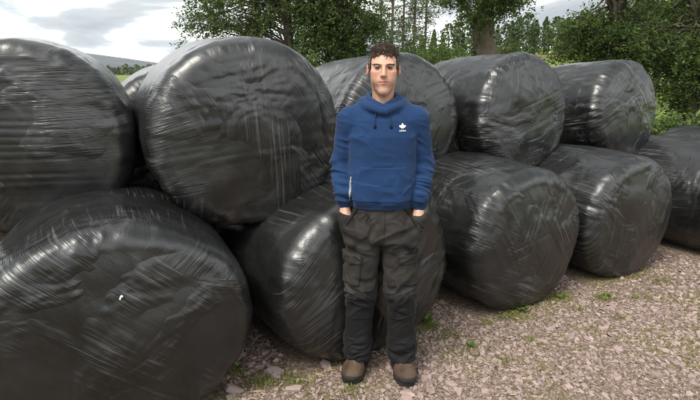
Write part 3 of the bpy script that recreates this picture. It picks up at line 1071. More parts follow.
class Off:
    """grid shifted to a part's own frame, optionally turned about z"""
    def __init__(self, g, c, yaw=0.0):
        x, y = g.X - np.float32(c[0]), g.Y - np.float32(c[1])
        cs, sn = math.cos(yaw), math.sin(yaw)
        self.X = x * cs + y * sn
        self.Y = -x * sn + y * cs
        self.Z = g.Z - np.float32(c[2])


def sdf_head(g):
    h = Off(g, HC)
    d = s_ell(h, (0, .018, .022), (.0715, .092, .076))
    d = smin(d, s_ell(h, (0, -.022, -.040), (.0570, .066, .090)), .035)
    d = smin(d, s_cone(h, (0, -.064, -.106), (.038, .008, -.058), .016, .017), .03)
    d = smin(d, s_cone(h, (0, -.064, -.106), (-.038, .008, -.058), .016, .017), .03)
    d = smin(d, s_ell(h, (0, -.076, -.111), (.020, .016, .015)), .018)
    for s in (-1, 1):
        d = smin(d, s_ell(h, (s * .042, -.060, -.020), (.018, .018, .013)), .022)
        d = smin(d, s_cone(h, (s * .010, -.0865, .015), (s * .042, -.071, .016), .0085, .0075), .012)
    for s in (-1, 1):
        d = smax(d, -s_ell(h, (s * .0305, -.0965, -.001), (.018, .018, .0110)), .011)
    for s in (-1, 1):
        d = smin(d, s_ell(h, (s * .034, -.056, -.048), (.024, .022, .030)), .02)
    # nose
    d = smin(d, s_cone(h, (0, -.086, .010), (0, -.1115, -.034), .0075, .0105), .010)
    for s in (-1, 1):
        d = smin(d, s_ell(h, (s * .0105, -.0985, -.0375), (.0068, .010, .0062)), .008)
    for s in (-1, 1):
        d = smax(d, -s_ell(h, (s * .0060, -.106, -.0450), (.0030, .006, .0028)), .003)
    # mouth
    d = smin(d, s_ell(h, (0, -.074, -.066), (.028, .020, .022)), .02)
    for s in (-1, 1):
        d = smin(d, s_cone(h, (0, -.0935, -.0625), (s * .025, -.081, -.0675), .0046, .0024), .005)
        d = smin(d, s_cone(h, (0, -.0915, -.0735), (s * .022, -.081, -.0705), .0056, .0026), .005)
        d = smax(d, -s_cone(h, (0, -.0985, -.0678), (s * .027, -.0845, -.0690), .0018, .0012), .0022)
    # lids round the eyeballs
    for s in (-1, 1):
        e = (s * .0305, -.0735, .0005)
        lid = s_ell(h, e, (.0145, .0142, .0125))
        ap = s_ell(h, (e[0], e[1] - .014, e[2] - .0010), (.0134, .013, .0044))
        lid = smax(lid, -ap, .0012)
        d = smin(d, lid, .004)
        d = smax(d, -s_ell(h, (e[0], e[1] - .014, e[2] - .0010), (.0134, .013, .0044)), .001)
    # ears
    for s in (-1, 1):
        ear = s_ell(h, (s * .0765, .016, -.012), (.0095, .017, .028))
        ear = smax(ear, -s_ell(h, (s * .0865, .008, -.010), (.0065, .011, .017)), .004)
        d = smin(d, ear, .006)
    # neck
    n = s_cone(h, (0, .028, -.06), (0, .046, -.22), .052, .060)
    d = smin(d, n, .022)
    for s in (-1, 1):
        d = smin(d, s_cone(h, (s * .045, .02, -.075), (s * .012, -.012, -.185), .010, .010), .02)
    return d


ARM = {-1: ((-.168, .015, 1.408), (-.206, .048, 1.18), (-.190, -.040, .992)),
       1: ((.168, .015, 1.415), (.207, .048, 1.185), (.193, -.040, .988))}
HIP = {-1: (-.090, 0, .86), 1: (.090, 0, .86)}
KNEE = {-1: (-.106, -.018, .49), 1: (.110, -.018, .49)}
ANK = {-1: (-.124, .012, .11), 1: (.126, .012, .11)}
TOE_OUT = {-1: R(-14), 1: R(10)}


def sdf_body(g):
    zs = [.80, .92, 1.05, 1.20, 1.35, 1.46]
    d = s_loft(g, zs, [.14, .145, .135, .145, .155, .07], [.09, .095, .088, .095, .095, .06], [.01, .01, .01, .01, .015, .025])
    d = np.maximum(d, abs(g.Z - 1.13) - .34)
    for s in (-1, 1):
        a, e, w = ARM[s]
        d = smin(d, s_cone(g, (s * .05, .025, 1.45), a, .05, .05), .03)
        d = smin(d, s_cone(g, a, e, .050, .040), .02)
        d = smin(d, s_cone(g, e, w, .040, .027), .015)
        hx, hy, hz = w
        # palm, back of the hand outward, going down into the pocket
        kn = (hx - s * .012, hy - .030, hz - .095)
        d = smin(d, s_cone(g, (hx, hy - .004, hz - .02), (hx - s * .004, hy - .018, hz - .062), .026, .033, 1.1), .012)
        d = smin(d, s_cone(g, (hx - s * .003, hy + .008, hz - .06), (hx - s * .010, hy + .0, hz - .095), .019, .017), .012)
        d = smin(d, s_cone(g, (hx - s * .003, hy - .034, hz - .06), (hx - s * .010, hy - .044, hz - .095), .019, .017), .012)
        for q, ln in zip((-.058, -.032, -.008, .014), (.062, .072, .067, .052)):
            k0 = (hx - s * .010, hy + q + .008, hz - .095)
            k1 = (k0[0] - s * .010, k0[1] - .006, k0[2] - ln * .55)
            k2 = (k1[0] - s * .018, k1[1] - .004, k1[2] - ln * .42)
            d = smin(d, s_cone(g, k0, k1, .0105, .0095), .004)
            d = smin(d, s_cone(g, k1, k2, .0095, .0080), .003)
        t0 = (hx - s * .004, hy - .030, hz - .030)
        t1 = (hx - s * .012, hy - .046, hz - .066)
        t2 = (hx - s * .020, hy - .052, hz - .100)
        d = smin(d, s_cone(g, t0, t1, .0135, .0115), .006)
        d = smin(d, s_cone(g, t1, t2, .0115, .0095), .004)
        d = smin(d, s_cone(g, HIP[s], KNEE[s], .075, .052), .03)
        d = smin(d, s_cone(g, KNEE[s], ANK[s], .052, .040), .03)
        foot = (ANK[s][0] + .11 * math.sin(TOE_OUT[s]), ANK[s][1] - .11, .05)
        d = smin(d, s_cone(g, (ANK[s][0], ANK[s][1] + .01, .07), foot, .035, .03), .02)
    return d


def to_mesh(name, V, Q, mat):
    return mesh_np(name, V, Q, True, [mat])


def build_person():
    root = link('person', None, loc=(0.165, 2.56, 0), rot=(0, 0, R(-3)))
    tag(root, 'man in a blue hoodie and dark work trousers, hands in pockets, before the bales', 'person')

    # ---- body, one surface
    gx = axis_mix([(-.262, -.100, .005), (-.100, .100, .0022), (.100, .262, .005)])
    gy = axis_mix([(-.145, .150, .0026)])
    gz = axis_mix([(.01, .80, .010), (.80, 1.0, .004), (1.0, 1.44, .010), (1.44, 1.79, .0022)])
    F = np.full((len(gx), len(gy), len(gz)), 9, np.float32)
    lo = int(np.searchsorted(gz, 1.57))
    F[:, :, :lo] = sdf_body(Grid(gx, gy, gz[:lo]))
    hi = int(np.searchsorted(gz, 1.42))
    H = sdf_head(Grid(gx, gy, gz[hi:]))
    F[:, :, hi:] = smin(F[:, :, hi:], H, .03)
    V, Q = surface_nets(F, gx, gy, gz)
    me = to_mesh('body', V, Q, M_SKIN)
    hv = V - HC
    tone = np.tile(np.array([0.55, 0.315, 0.225]), (len(V), 1))

    def blend(w, c, k=1.0):
        w = (np.clip(w, 0, 1) * k)[:, None]
        tone[:] = tone * (1 - w) + np.array(c) * w

    def gau(c, r):
        return np.exp(-(((hv - np.array(c)) / np.array(r)) ** 2).sum(1))
    for s in (-1, 1):
        blend(gau((s * .042, -.07, -.03), (.022, .03, .022)), (.56, .235, .17), .6)
        blend(gau((s * .079, .016, -.004), (.014, .03, .035)), (.50, .20, .15), .6)
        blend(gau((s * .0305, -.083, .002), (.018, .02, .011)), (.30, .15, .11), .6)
    blend(gau((0, -.108, -.035), (.016, .02, .016)), (.52, .23, .17), .45)
    beard = np.exp(-((hv[:, 2] + .098) / .034) ** 2) * (hv[:, 1] < .02) * (hv[:, 2] > -.145)
    beard = np.maximum(beard, gau((0, -.088, -.053), (.026, .02, .007)))
    side = np.exp(-((np.abs(hv[:, 0]) - .062) / .016) ** 2) * np.exp(-((hv[:, 2] + .05) / .04) ** 2) * (hv[:, 1] < .01)
    blend(np.maximum(beard, side * .35), (.27, .175, .135), .38)
    lipm = np.maximum(gau((0, -.094, -.0635), (.022, .012, .0042)), gau((0, -.092, -.0735), (.020, .012, .0045)))
    lipm = np.where(lipm > .45, 1, lipm * .6)
    blend(lipm, (.46, .165, .14), .9)
    slit = gau((0, -.092, -.0684), (.026, .014, .0018))
    blend(slit, (.16, .06, .05), .8)
    for s in (-1, 1):      # lashes along the upper lid, thinner along the lower
        blend(np.where(gau((s * .0305, -.086, .0038), (.0145, .012, .0017)) > .4, 1, 0), (.05, .03, .022), .85)
        blend(np.where(gau((s * .0305, -.086, -.0058), (.0130, .012, .0010)) > .4, 1, 0), (.16, .09, .065), .5)
    ca = me.color_attributes.new('tone', 'FLOAT_COLOR', 'POINT')
    ca.data.foreach_set('color', np.concatenate([tone, np.ones((len(V), 1))], 1).astype(np.float32).ravel())
    body = link('body', me, root)

    # ---- eyes
    for s in (-1, 1):
        u, v = np.meshgrid(np.linspace(0, 2 * np.pi, 25)[:-1], np.linspace(0, np.pi, 15), indexing='ij')
        r = .0128
        ev = np.stack([r * np.sin(v) * np.cos(u), -r * np.cos(v), r * np.sin(v) * np.sin(u)], -1).reshape(-1, 3)
        i, j = np.meshgrid(np.arange(24), np.arange(14), indexing='ij')
        i2 = (i + 1) % 24
        eq = np.stack([i * 15 + j, i2 * 15 + j, i2 * 15 + j + 1, i * 15 + j + 1], -1).reshape(-1, 4)
        em = mesh_np('eye', ev, eq, True, [M_EYE, M_IRIS])
        mi = (j.ravel() < 4).astype(np.int32)
        em.polygons.foreach_set('material_index', mi)
        link('eye', em, body, loc=tuple(HC + np.array([s * .0305, -.0735, .0005])))

    # ---- eyebrows and hair: short curved locks rooted on the head
    rn = np.random.default_rng(21)
    N = vert_normals(V, Q)
    for s in (-1, 1):
        polys = []
        for k in range(62):
            t = rn.random()
            x = s * (.013 + .036 * t)
            z = .0120 + .0035 * math.sin(t * 2.6) + rn.normal() * .0016
            cand = np.nonzero((np.abs(hv[:, 0] - x) < .003) & (np.abs(hv[:, 2] - z) < .003) & (hv[:, 1] < -.04))[0]
            if len(cand) == 0:
                continue
            p = V[cand[0]] + N[cand[0]] * .0005
            p[0] = HC[0] + x
            p[2] = HC[2] + z
            dv = np.array([s * .009, .002 * t, .003 - .005 * t]) * rn.uniform(.6, 1.1)
            polys.append((np.stack([p, p + dv * .5 + N[cand[0]] * .0012, p + dv + N[cand[0]] * .0006]), np.array([.0007, .0006, .0003])))
        bv, bq = tubes(polys, 3)
        link('eyebrow', mesh_np('eyebrow', bv, bq, True, [M_HAIR]), body)
    x, y, z = hv[:, 0], hv[:, 1], hv[:, 2]
    front = 0.058 + .006 * np.sin(x * 110 + 2.2) + .003 * np.sin(x * 330) - .006 * (np.abs(x) / .06) ** 2
    line = np.where(y < -.035, front, np.where(y < .004, .052 - (y + .035) / .039 * .070, np.where(y < .035, .012, -.062)))
    line = np.where((np.abs(x) > .060) & (y > -.040) & (y < .004), -.006, line)
    scalp = (z > line) & (np.abs(x) < .0815) & (z > -.07)
    scalp &= ~((np.abs(x) > .0745) & (y > -.01) & (y < .04) & (z < .020))
    ids = np.nonzero(scalp)[0]
    polys = []
    pick = rn.choice(ids, 4200)
    for k in pick:
        p, nn = V[k], N[k]
        hz = hv[k, 2]
        top = np.clip((hz - .040) / .035, 0, 1)
        L = .012 + .022 * top * rn.uniform(.4, 1.4)
        down = np.array([.25 * top + rn.normal() * .4, -.75 * top + .25 * (1 - top), -.85 * (1 - top) - .1])
        dr = nn * (.50 + .05 * top) + down * .7 + rn.normal(size=3) * (.3 + .25 * top)
        dr /= np.linalg.norm(dr)
        t = np.linspace(0, 1, 7)[:, None]
        ph = rn.uniform(0, 6.28)
        u = np.cross(dr, nn + .01)
        u /= np.linalg.norm(u) + 1e-9
        w = np.cross(dr, u)
        cr = (.0025 + .0050 * top) * rn.uniform(.6, 1.2)
        turns = 3.6 * rn.uniform(.7, 1.2)
        P = p - nn * .001 + dr * L * t * (1 - .25 * t) + cr * t ** .6 * (np.cos(ph + turns * t) * u + np.sin(ph + turns * t) * w)
        P = P - cr * 0.0
        dist = ((P - p) * nn).sum(1)
        P = P + nn[None] * np.clip(.0015 - dist, 0, .01)[:, None]
        polys.append((P, np.linspace(.0021 if top > .3 else .0016, .0004, 7)))
    # lumpy undercoat so no scalp shows between the locks
    sel = np.zeros(len(V), bool)
    sel[ids] = True
    fq = Q[sel[Q].all(1)]
    used = np.unique(fq)
    remap = np.full(len(V), -1)
    remap[used] = np.arange(len(used))
    tp = np.clip((hv[used, 2] - .04) / .04, 0, 1)
    cv = V[used] + N[used] * (.0055 + .0025 * tp * (1 + .6 * fbm(V[used] * 75, 2, 4)) + .0015 * fbm(V[used] * 160, 2, 8))[:, None]
    tv, tq = tubes(polys, 4)
    link('hair', mesh_np('hair', np.concatenate([cv, tv]), [remap[fq], tq + len(cv)], True, [M_HAIR]), body)

    # ---- hoodie
    def hood_core(g):
        zs = [.94, .985, 1.02, 1.10, 1.22, 1.34, 1.42, 1.47, 1.50]
        d = s_loft(g, zs, [.150, .158, .172, .172, .170, .176, .165, .118, .075],
                   [.112, .116, .128, .126, .120, .120, .108, .085, .070], [.0, .0, -.004, -.002, .004, .006, .014, .024, .03], 2.35)
        d = smax(d, g.Z - 1.478, .01)
        for s in (-1, 1):
            a, e, w = ARM[s]
            d = smin(d, s_cone(g, (s * .075, .022, 1.452), a, .062, .066), .035)
            arm = s_cone(g, a, e, .068, .060)
            arm = smin(arm, s_cone(g, e, (w[0], w[1], w[2] + .045), .060, .049), .025)
            arm = smin(arm, s_cone(g, (w[0], w[1] - .0, w[2] + .055), (w[0] + s * .001, w[1] - .003, w[2] - .002), .046, .036), .010)
            d = smin(d, arm, .014)
        d = np.maximum(d, .978 - g.Z - np.where(abs(g.X) > .168, .02, 0))
        return d

    def hood_neck(g):
        # rolled hood round the neck, low at the throat and heaped behind
        d = 9
        ring = []
        for k in range(31):
            f = -1 + 2 * k / 30                      # -1..1, 0 at the back, ends cross at the throat
            an = math.pi / 2 + f * math.pi * 1.03
            fr = max(0, (abs(f) - .40) / .60)        # 1 at the throat
            dy = (-.010 if f > 0 else .0) * fr
            c, sn = math.cos(an), math.sin(an)
            inner = (.074 * c, .024 + .086 * sn + dy, 1.541 - .054 * fr, .0105)
            outer = (.100 * c, .024 + .100 * sn + dy, 1.508 - .048 * fr ** 1.2, .018 - .004 * fr)
            ring.append((inner, outer))
        for (a, oa), (b, ob) in zip(ring[:-1], ring[1:]):
            d = np.minimum(d, s_cone(g, a[:3], b[:3], a[3], b[3]))
            d = smin(d, s_cone(g, oa[:3], ob[:3], oa[3], ob[3]), .016)
        d = smin(d, s_ell(g, (0, .122, 1.455), (.115, .050, .085)), .03)
        return d

    def hood_all(g):
        d = smin(hood_core(g), hood_neck(g), .018)
        # room for the neck
        d = smax(d, -s_cone(g, (0, .026, 1.60), (0, .026, 1.47), .072, .055), .006)
        return smax(d, -s_cone(g, (0, -.06, 1.575), (0, -.06, 1.497), .040, .004), .006)

    def folds(P):
        x, y, z = P[:, 0], P[:, 1], P[:, 2]
        arm = np.clip((np.abs(x) - .158) / .025, 0, 1)
        w = fbm(P * 6, 2, 41)
        w2 = fbm(P * 5 + 20, 2, 43)
        # soft pulls on the body, crumpled rings down the forearm, heaping over the hem
        f1 = vnoise(np.stack([x * 8 + w * .9, y * 5, z * 15 + x * 7 * np.sign(w2) * .6 + w2 * 1.4], -1), 3)
        f2 = vnoise(np.stack([x * 7 + w, y * 9 + w2, z * 34 + x * 9 + y * 16 + w * 1.2], -1), 5)
        f3 = vnoise(np.stack([x * 24 + w, y * 16, z * 8], -1), 7)
        fore = np.clip((1.24 - z) / .1, 0, 1) * np.clip((z - 1.0) / .02, 0, 1)
        pit = np.exp(-(((np.abs(x) - .15) / .05) ** 2 + ((z - 1.31) / .07) ** 2))
        out = (1 - arm) * .0060 * (1 - 2.2 * np.abs(f1)) * (.35 + .8 * np.exp(-((z - 1.07) / .08) ** 2) + 1.0 * pit)
        out = out + arm * .0090 * (1 - 2.2 * np.abs(f2)) * (.22 + fore + .5 * pit)
        out = out + .0040 * f3 * np.exp(-((z - 1.02) / .03) ** 2) * (1 - arm)
        return out + .0045 * w

    def cut(fn, gxs, gys, gzs, extra, offset, fold, name, mat, parent, push=0.0, limit=None):
        g = Grid(gxs, gys, gzs)
        F = fn(g) - offset
        if extra is not None:
            F = smax(F, extra(g), .0025) if limit is None else np.maximum(F, extra(g))
        v, q = surface_nets(np.broadcast_to(F, (len(gxs), len(gys), len(gzs))), gxs, gys, gzs)
        if fold is not None:
            v = v + vert_normals(v, q) * fold(v)[:, None]
        o = link(name, to_mesh(name, v, q, mat), parent)
        return o

    ax = lambda a, b, s: np.arange(a, b, s)
    hoodie = cut(hood_all, ax(-.30, .30, .0045), ax(-.16, .19, .0048), ax(.955, 1.585, .0045), None, 0, folds, 'hoodie', M_HOOD, root)

    def front(g):
        return g.Y + .02

    def trap(g):
        zt, zb = 1.192, 1.020
        w = np.interp(g.gz, [zb, 1.060, zt], [.152, .152, .112])[None, None, :]
        return np.maximum(np.maximum(np.abs(g.X) - w, np.maximum(g.Z - zt, zb - g.Z)), front(g))
    cut(hood_core, ax(-.17, .17, .0035), ax(-.15, .0, .0035), ax(1.0, 1.21, .0035), trap, .0045, folds, 'kangaroo_pocket', M_HOOD, hoodie)
    cut(hood_core, ax(-.185, .185, .004), ax(-.14, .14, .004), ax(.960, 1.03, .003),
        lambda g: np.maximum(abs(g.Z - .995) - .020, np.abs(g.X) - .165), .004, folds, 'hem_rib', M_RIB, hoodie)
    for s in (-1, 1):
        w = ARM[s][2]
        cut(hood_core, ax(w[0] - .065, w[0] + .065, .0032), ax(-.105, .035, .0032), ax(.950, 1.055, .0032),
            lambda g: np.maximum(abs(g.Z - (w[2] + .022)) - .026, np.sqrt((g.X - w[0]) ** 2 + (g.Y - w[1]) ** 2) - .055), .003, folds, 'cuff', M_RIB, hoodie)
    # seams of the sleeves and a pale tape on the side
    cut(hood_core, ax(-.182, -.150, .0015), ax(-.11, -.02, .0022), ax(1.0, 1.15, .003),
        lambda g: np.maximum(np.maximum(abs(g.X + .160 - (g.Z - 1.07) * .05) - .0019, abs(g.Z - 1.072) - .062), g.Y + .03), .0058, folds, 'side_tape', M_TAPE, hoodie, limit=1)
    # drawstrings with knots
    for s in (-1, 1):
        top = np.array([s * .034, -.052, 1.492])
        pts = [top, top + [s * .001, -.018, -.012]]
        for k in range(1, 8):
            zz = 1.474 - k * .0112
            pts.append(np.array([s * (.0352 + .0006 * k) + (.001 * math.sin(k * 1.3)), 0, zz]))
        g = Grid(ax(-.06, .06, .004), ax(-.15, -.02, .002), ax(1.34, 1.50, .004))
        Fh = np.asarray(hood_all(g))
        for p in pts[2:]:
            i, k = int(np.argmin(abs(g.gx - p[0]))), int(np.argmin(abs(g.gz - p[2])))
            col = Fh[i, :, k]
            jn = int(np.argmax(col < 0))
            p[1] = g.gy[jn] - .0065
        V1, Q1 = tubes([(np.array(pts), np.full(len(pts), .0032))], 7)
        st = link('drawstring', mesh_np('drawstring', V1, Q1, True, [M_RIB]), hoodie)
        e = pts[-1]
        V1, Q1 = tubes([(np.array([e + [0, 0, .006], e + [0, -.001, .002], e + [0, -.001, -.004], e + [0, 0, -.010], e + [0, 0, -.013]]), np.array([.002, .0062, .0066, .005, .0008]))], 8)
        link('knot', mesh_np('knot', V1, Q1, True, [M_TROU_D]), st)

    # chest emblem: three leaves with lines across, and the word beneath
    cx, cz = .096, 1.388

    def emblem(g):
        x, z = g.X - cx, g.Z - cz
        d = 9
        for an, ln, wd, oy in ((0, .0175, .0054, .005), (.92, .0165, .0050, .0030), (-.92, .0165, .0050, .0030)):
            c, s = math.cos(an), math.sin(an)
            px, pz = x * c - (z - oy + .005) * s, x * s + (z - oy + .005) * c
            k = np.sqrt((px / wd) ** 2 + ((pz - ln * .55) / (ln * .62)) ** 2)
            d = np.minimum(d, (k - 1) * wd)
        for zz in (-.0028, .0005, .0038):
            d = np.maximum(d, .0007 - abs(z - zz - .001))
        return np.maximum(np.maximum(d, -.006 - z), front(g))
    cut(hood_core, ax(cx - .026, cx + .026, .0008), ax(-.135, -.06, .0014), ax(cz - .012, cz + .030, .0008), emblem, .0035, folds, 'chest_emblem', M_WHITE, hoodie, limit=1)
    tcu = bpy.data.curves.new('chest_word', 'FONT')
    tcu.body = 'adidas'
    tcu.size = .0135
    tcu.align_x = 'CENTER'
    tcu.extrude = .0012
    to = bpy.data.objects.new('chest_word_curve', tcu)
    COL.objects.link(to)
    bpy.context.view_layer.update()
    tm = bpy.data.meshes.new_from_object(to.evaluated_get(bpy.context.evaluated_depsgraph_get()))
    bpy.data.objects.remove(to)
    tm.materials.clear()
    tm.materials.append(M_WHITE)
    g = Grid(ax(cx - .01, cx + .01, .004), ax(-.15, -.03, .0008), ax(cz - .024, cz, .004))
    col = np.asarray(hood_core(g))[2, :, 2]
    yf = g.gy[int(np.argmax(col < 0))]
    fo = folds(np.array([[cx, yf, cz - .018]]))[0]
    link('chest_word', tm, hoodie, loc=(cx, yf - fo - .0035, cz - .0185), rot=(R(90), 0, R(9)))

    # ---- trousers
    def trousers(g):
        zs = [.74, .80, .88, .95, 1.02]
        d = s_loft(g, zs, [.165, .185, .188, .172, .158], [.105, .122, .124, .114, .108], [.006, .006, .006, .004, .0], 2.3)
        d = smax(d, .775 - g.Z, .05)
        for s in (-1, 1):
            hp, kn, an = HIP[s], KNEE[s], ANK[s]
            leg = s_cone(g, (hp[0], hp[1], .84), (kn[0], kn[1], kn[2] + .02), .098, .083, 1.08)
            leg = smin(leg, s_cone(g, (kn[0], kn[1], kn[2] + .02), (an[0], an[1] - .005, an[2] + .08), .083, .070, 1.1), .02)
            leg = smin(leg, s_cone(g, (an[0], an[1], an[2] + .10), (an[0], an[1] - .012, an[2] + .0), .071, .074, 1.15), .02)
            d = smin(d, leg, .022 if True else 0)
            # bulge of the hand inside the pocket, open at the slanting pocket mouth
            w = ARM[s][2]
            hand = s_cone(g, (w[0] - s * .008, w[1] - .026, w[2] - .070), (w[0] - s * .040, w[1] - .042, w[2] - .185), .046, .037, 1.15)
            d = smin(d, smax(hand, g.Z - (w[2] - .046) - .25 * (abs(g.X) - .19), .012), .02)
        # keep the legs apart below the crotch
        gap = np.interp(g.gz, [.10, .40, .70, .775, .80], [.030, .022, .008, .002, -.05])[None, None, :].astype(np.float32)
        d = smax(d, gap - abs(g.X - .002), .012)
        d = np.maximum(d, .088 - g.Z)
        return d

    def tfold(P):
        x, y, z = P[:, 0], P[:, 1], P[:, 2]
        ax_ = np.abs(x)
        w = fbm(P * 7, 2, 51)
        f1 = vnoise(np.stack([x * 9 + w, y * 8, z * 22 + x * 12 * np.sign(w) + w * 2.2], -1), 13)
        f2 = vnoise(np.stack([x * 9, y * 9, z * 38 - y * 14 + w * 2], -1), 15)
        f3 = vnoise(np.stack([x * 26, y * 18, z * 8 + x * 12], -1), 17)
        hem = np.exp(-((z - .15) / .07) ** 2)
        knee = np.exp(-((z - .50) / .10) ** 2)
        crotch = np.exp(-((z - .80) / .07) ** 2)
        o = .0095 * (1 - 2.4 * np.abs(f1)) * (.35 + .9 * knee + .6 * crotch + .6 * hem)
        o += .0115 * (1 - 2.4 * np.abs(f2)) * hem
        o += .0045 * f3 * np.clip(1 - crotch, 0, 1)
        return o + .003 * fbm(P * 10, 2, 22)

    tr = cut(trousers, ax(-.27, .27, .0046), ax(-.18, .16, .005), ax(.075, .985, .0048), None, 0, tfold, 'trousers', M_TROU, root)
    for s in (-1, 1):
        kn = KNEE[s]

        def panel(g, s=s, kn=kn):
            w = np.interp(g.gz, [.14, .25, .40, .52, .56], [.070, .074, .072, .066, .052])[None, None, :]
            cxz = np.interp(g.gz, [.11, .49], [ANK[s][0], KNEE[s][0]])[None, None, :]
            return np.maximum(np.maximum(abs(g.X - cxz) - w, np.maximum(.10 - g.Z, g.Z - .485 - .02 * np.cos((g.X - cxz) * 30))), g.Y + .005)
        kp = cut(trousers, ax(kn[0] - .10, kn[0] + .10, .0045), ax(-.16, .02, .0045), ax(.09, .53, .0045), panel, .005, tfold, 'knee_panel', M_TROU_D, tr)

        def pad(g, s=s, kn=kn):
            return np.maximum(s_box(g, (kn[0], kn[1], .435), (.055, 3, .075), .02), g.Y + .03)
        cut(trousers, ax(kn[0] - .065, kn[0] + .065, .004), ax(-.16, .0, .004), ax(.35, .52, .004), pad, .010, tfold, 'pad_pocket', M_TROU_D, kp)

        def cargo(g, s=s):
            return np.maximum(np.maximum(s_box(g, (s * .160, 0, .640), (.052, 3, .080), .012), g.Y - .06), -g.Y - .115)
        cg = cut(trousers, ax(s * .16 - .09, s * .16 + .09, .0045), ax(-.16, .08, .0045), ax(.54, .74, .0045), cargo, .010, tfold, 'cargo_pocket', M_TROU, tr)

        def flap(g, s=s):
            return np.maximum(np.maximum(s_box(g, (s * .160, 0, .708), (.056, 3, .024), .006), g.Y - .06), -g.Y - .118)
        cut(trousers, ax(s * .16 - .09, s * .16 + .09, .004), ax(-.16, .08, .004), ax(.67, .75, .004), flap, .0165, tfold, 'flap', M_TROU, cg)
        # slanting pocket mouth and stitched edge
        cut(trousers, ax(s * .14 - .07, s * .14 + .07, .003), ax(-.16, .02, .0035), ax(.86, .985, .003),
            lambda g: np.maximum(abs((g.Z - .936) + (abs(g.X) - .15) * 1.3) - .006, np.maximum(abs(abs(g.X) - .145) - .035, g.Y + .02)), .005, tfold, 'pocket_edge', M_TROU_D, tr)
    cut(trousers, ax(-.02, .03, .003), ax(-.15, -.05, .0035), ax(.79, .97, .004),
        lambda g: np.maximum(np.maximum(abs(g.X - .006) - .010, .80 - g.Z), g.Y + .05), .004, tfold, 'fly', M_TROU, tr)
    lv = [np.array([-.078, -.119, .962]), np.array([-.088, -.130, .940]), np.array([-.078, -.134, .922]), np.array([-.066, -.130, .940]), np.array([-.076, -.119, .962])]
    V1, Q1 = tubes([(np.array(lv), np.full(5, .004))], 6)
    link('belt_loop', mesh_np('belt_loop', V1, Q1, True, [M_TROU_D]), tr)

    # ---- boots
    for s in (-1, 1):
        an = ANK[s]
        yaw = TOE_OUT[s]
        gxs, gys, gzs = ax(-.085, .085, .0032), ax(-.225, .115, .0036), ax(.004, .20, .0034)
        g = Grid(gxs, gys, gzs)
        d = s_cone(g, (0, .045, .058), (0, .040, .17), .047, .050)
        d = smin(d, s_cone(g, (0, .035, .085), (0, -.075, .070), .050, .040, 1.0), .03)
        d = smin(d, s_ell(g, (0, -.118, .046), (.050, .070, .042)), .03)
        d = smin(d, s_ell(g, (s * .004, -.08, .035), (.052, .075, .035)), .02)
        d = smax(d, .022 - g.Z, .004)
        d = np.broadcast_to(d, (len(gxs), len(gys), len(gzs)))
        v, q = surface_nets(d, gxs, gys, gzs)
        crease = np.exp(-((v[:, 1] + .075) / .03) ** 2) * np.clip((v[:, 2] - .04) / .03, 0, 1)
        v = v + vert_normals(v, q) * (.0035 * crease * np.sin(v[:, 1] * 420) + .002 * fbm(v * 40, 2, 30))[:, None]
        bo = link('boot', to_mesh('boot', v, q, M_LEATHER), root, loc=(an[0] + (.006 if s < 0 else 0), an[1] + .005, 0), rot=(0, 0, yaw))
        bo.scale = (1.13, 1.06, 1.04)

        def sole(g):
            o = s_cone(g, (0, -.120, .016), (0, -.07, .016), .055, .056, 1.0)
            dx = np.sqrt(np.maximum(0, g.X * g.X))
            t = np.clip((g.Y + .125) / .18, 0, 1)
            half = np.interp(g.gy, [-.178, -.165, -.14, -.09, -.02, .05, .085, .098], [.0, .030, .048, .056, .044, .044, .032, .0])[None, :, None]
            d2 = np.maximum(dx - half, abs(g.Z - .0165) - .0160)
            tread = np.maximum(.006 - g.Z, -(np.abs(((g.Y * 55) % 1) - .5) - .32) * .02)
            return np.maximum(d2, np.where(g.Z < .009, -np.minimum(0, 0) + (np.abs(((g.Y * 48) % 1) - .5) - .30) * .02, -9))
        gs = Grid(ax(-.07, .07, .0026), ax(-.19, .11, .003), ax(-.004, .045, .0026))
        fs = np.broadcast_to(sole(gs), (len(gs.gx), len(gs.gy), len(gs.gz)))
        v2, q2 = surface_nets(fs, gs.gx, gs.gy, gs.gz)
        link('sole', to_mesh('sole', v2, q2, M_SOLE), bo)
        # dark rubbered toe guard
        ft = smax(d - .0022, np.broadcast_to(np.maximum(g.Z - .064 + (g.Y + .19) * .40, g.Y + .125), d.shape), .003)
        v3, q3 = surface_nets(ft, gxs, gys, gzs)
        link('toe_guard', to_mesh('toe_guard', v3, q3, M_SOLE), bo)
        pl = []
        for k in range(4):
            yy, zz = -.030 - .020 * k, .128 - .0085 * k
            pl.append((np.array([[-.024, yy + .004, zz - .011], [0, yy - .004, zz + .003], [.024, yy + .004, zz - .011]]), np.full(3, .0028)))
        V1, Q1 = tubes(pl, 6)
        link('laces', mesh_np('laces', V1, Q1, True, [M_LACE]), bo)
    return root


PERSON = build_person()


# ------------------------------------------------------------------ stones, gravel, weeds and grass
def shard(r, sides=None, flat=None):
    """one angular, flattish stone: rough polygon slab with a chipped top"""
    n = sides or int(r.integers(5, 8))
    an = np.sort(np.linspace(0, 2 * np.pi, n, endpoint=False) + r.uniform(-.35, .35, n))
    rad = r.uniform(.62, 1.05, n)
    el = r.uniform(.42, .9)
    h = r.uniform(.18, .42) if flat is None else flat
    base = np.stack([np.cos(an) * rad * 1.02, np.sin(an) * rad * el, np.full(n, -h * .6)], -1)
    tp = np.stack([np.cos(an) * rad * .86, np.sin(an) * rad * el * .86, h * .5 + r.uniform(-.14, .14, n) * h], -1)
    c = np.array([[r.uniform(-.2, .2), r.uniform(-.15, .15), h * .62]])
    V = np.concatenate([base, tp, c])
    i = np.arange(n)
    j = (i + 1) % n
    side = np.stack([i, j, j + n, i + n], -1)
    top = np.stack([i + n, j + n, np.full(n, 2 * n)], -1)
    return V, side, top


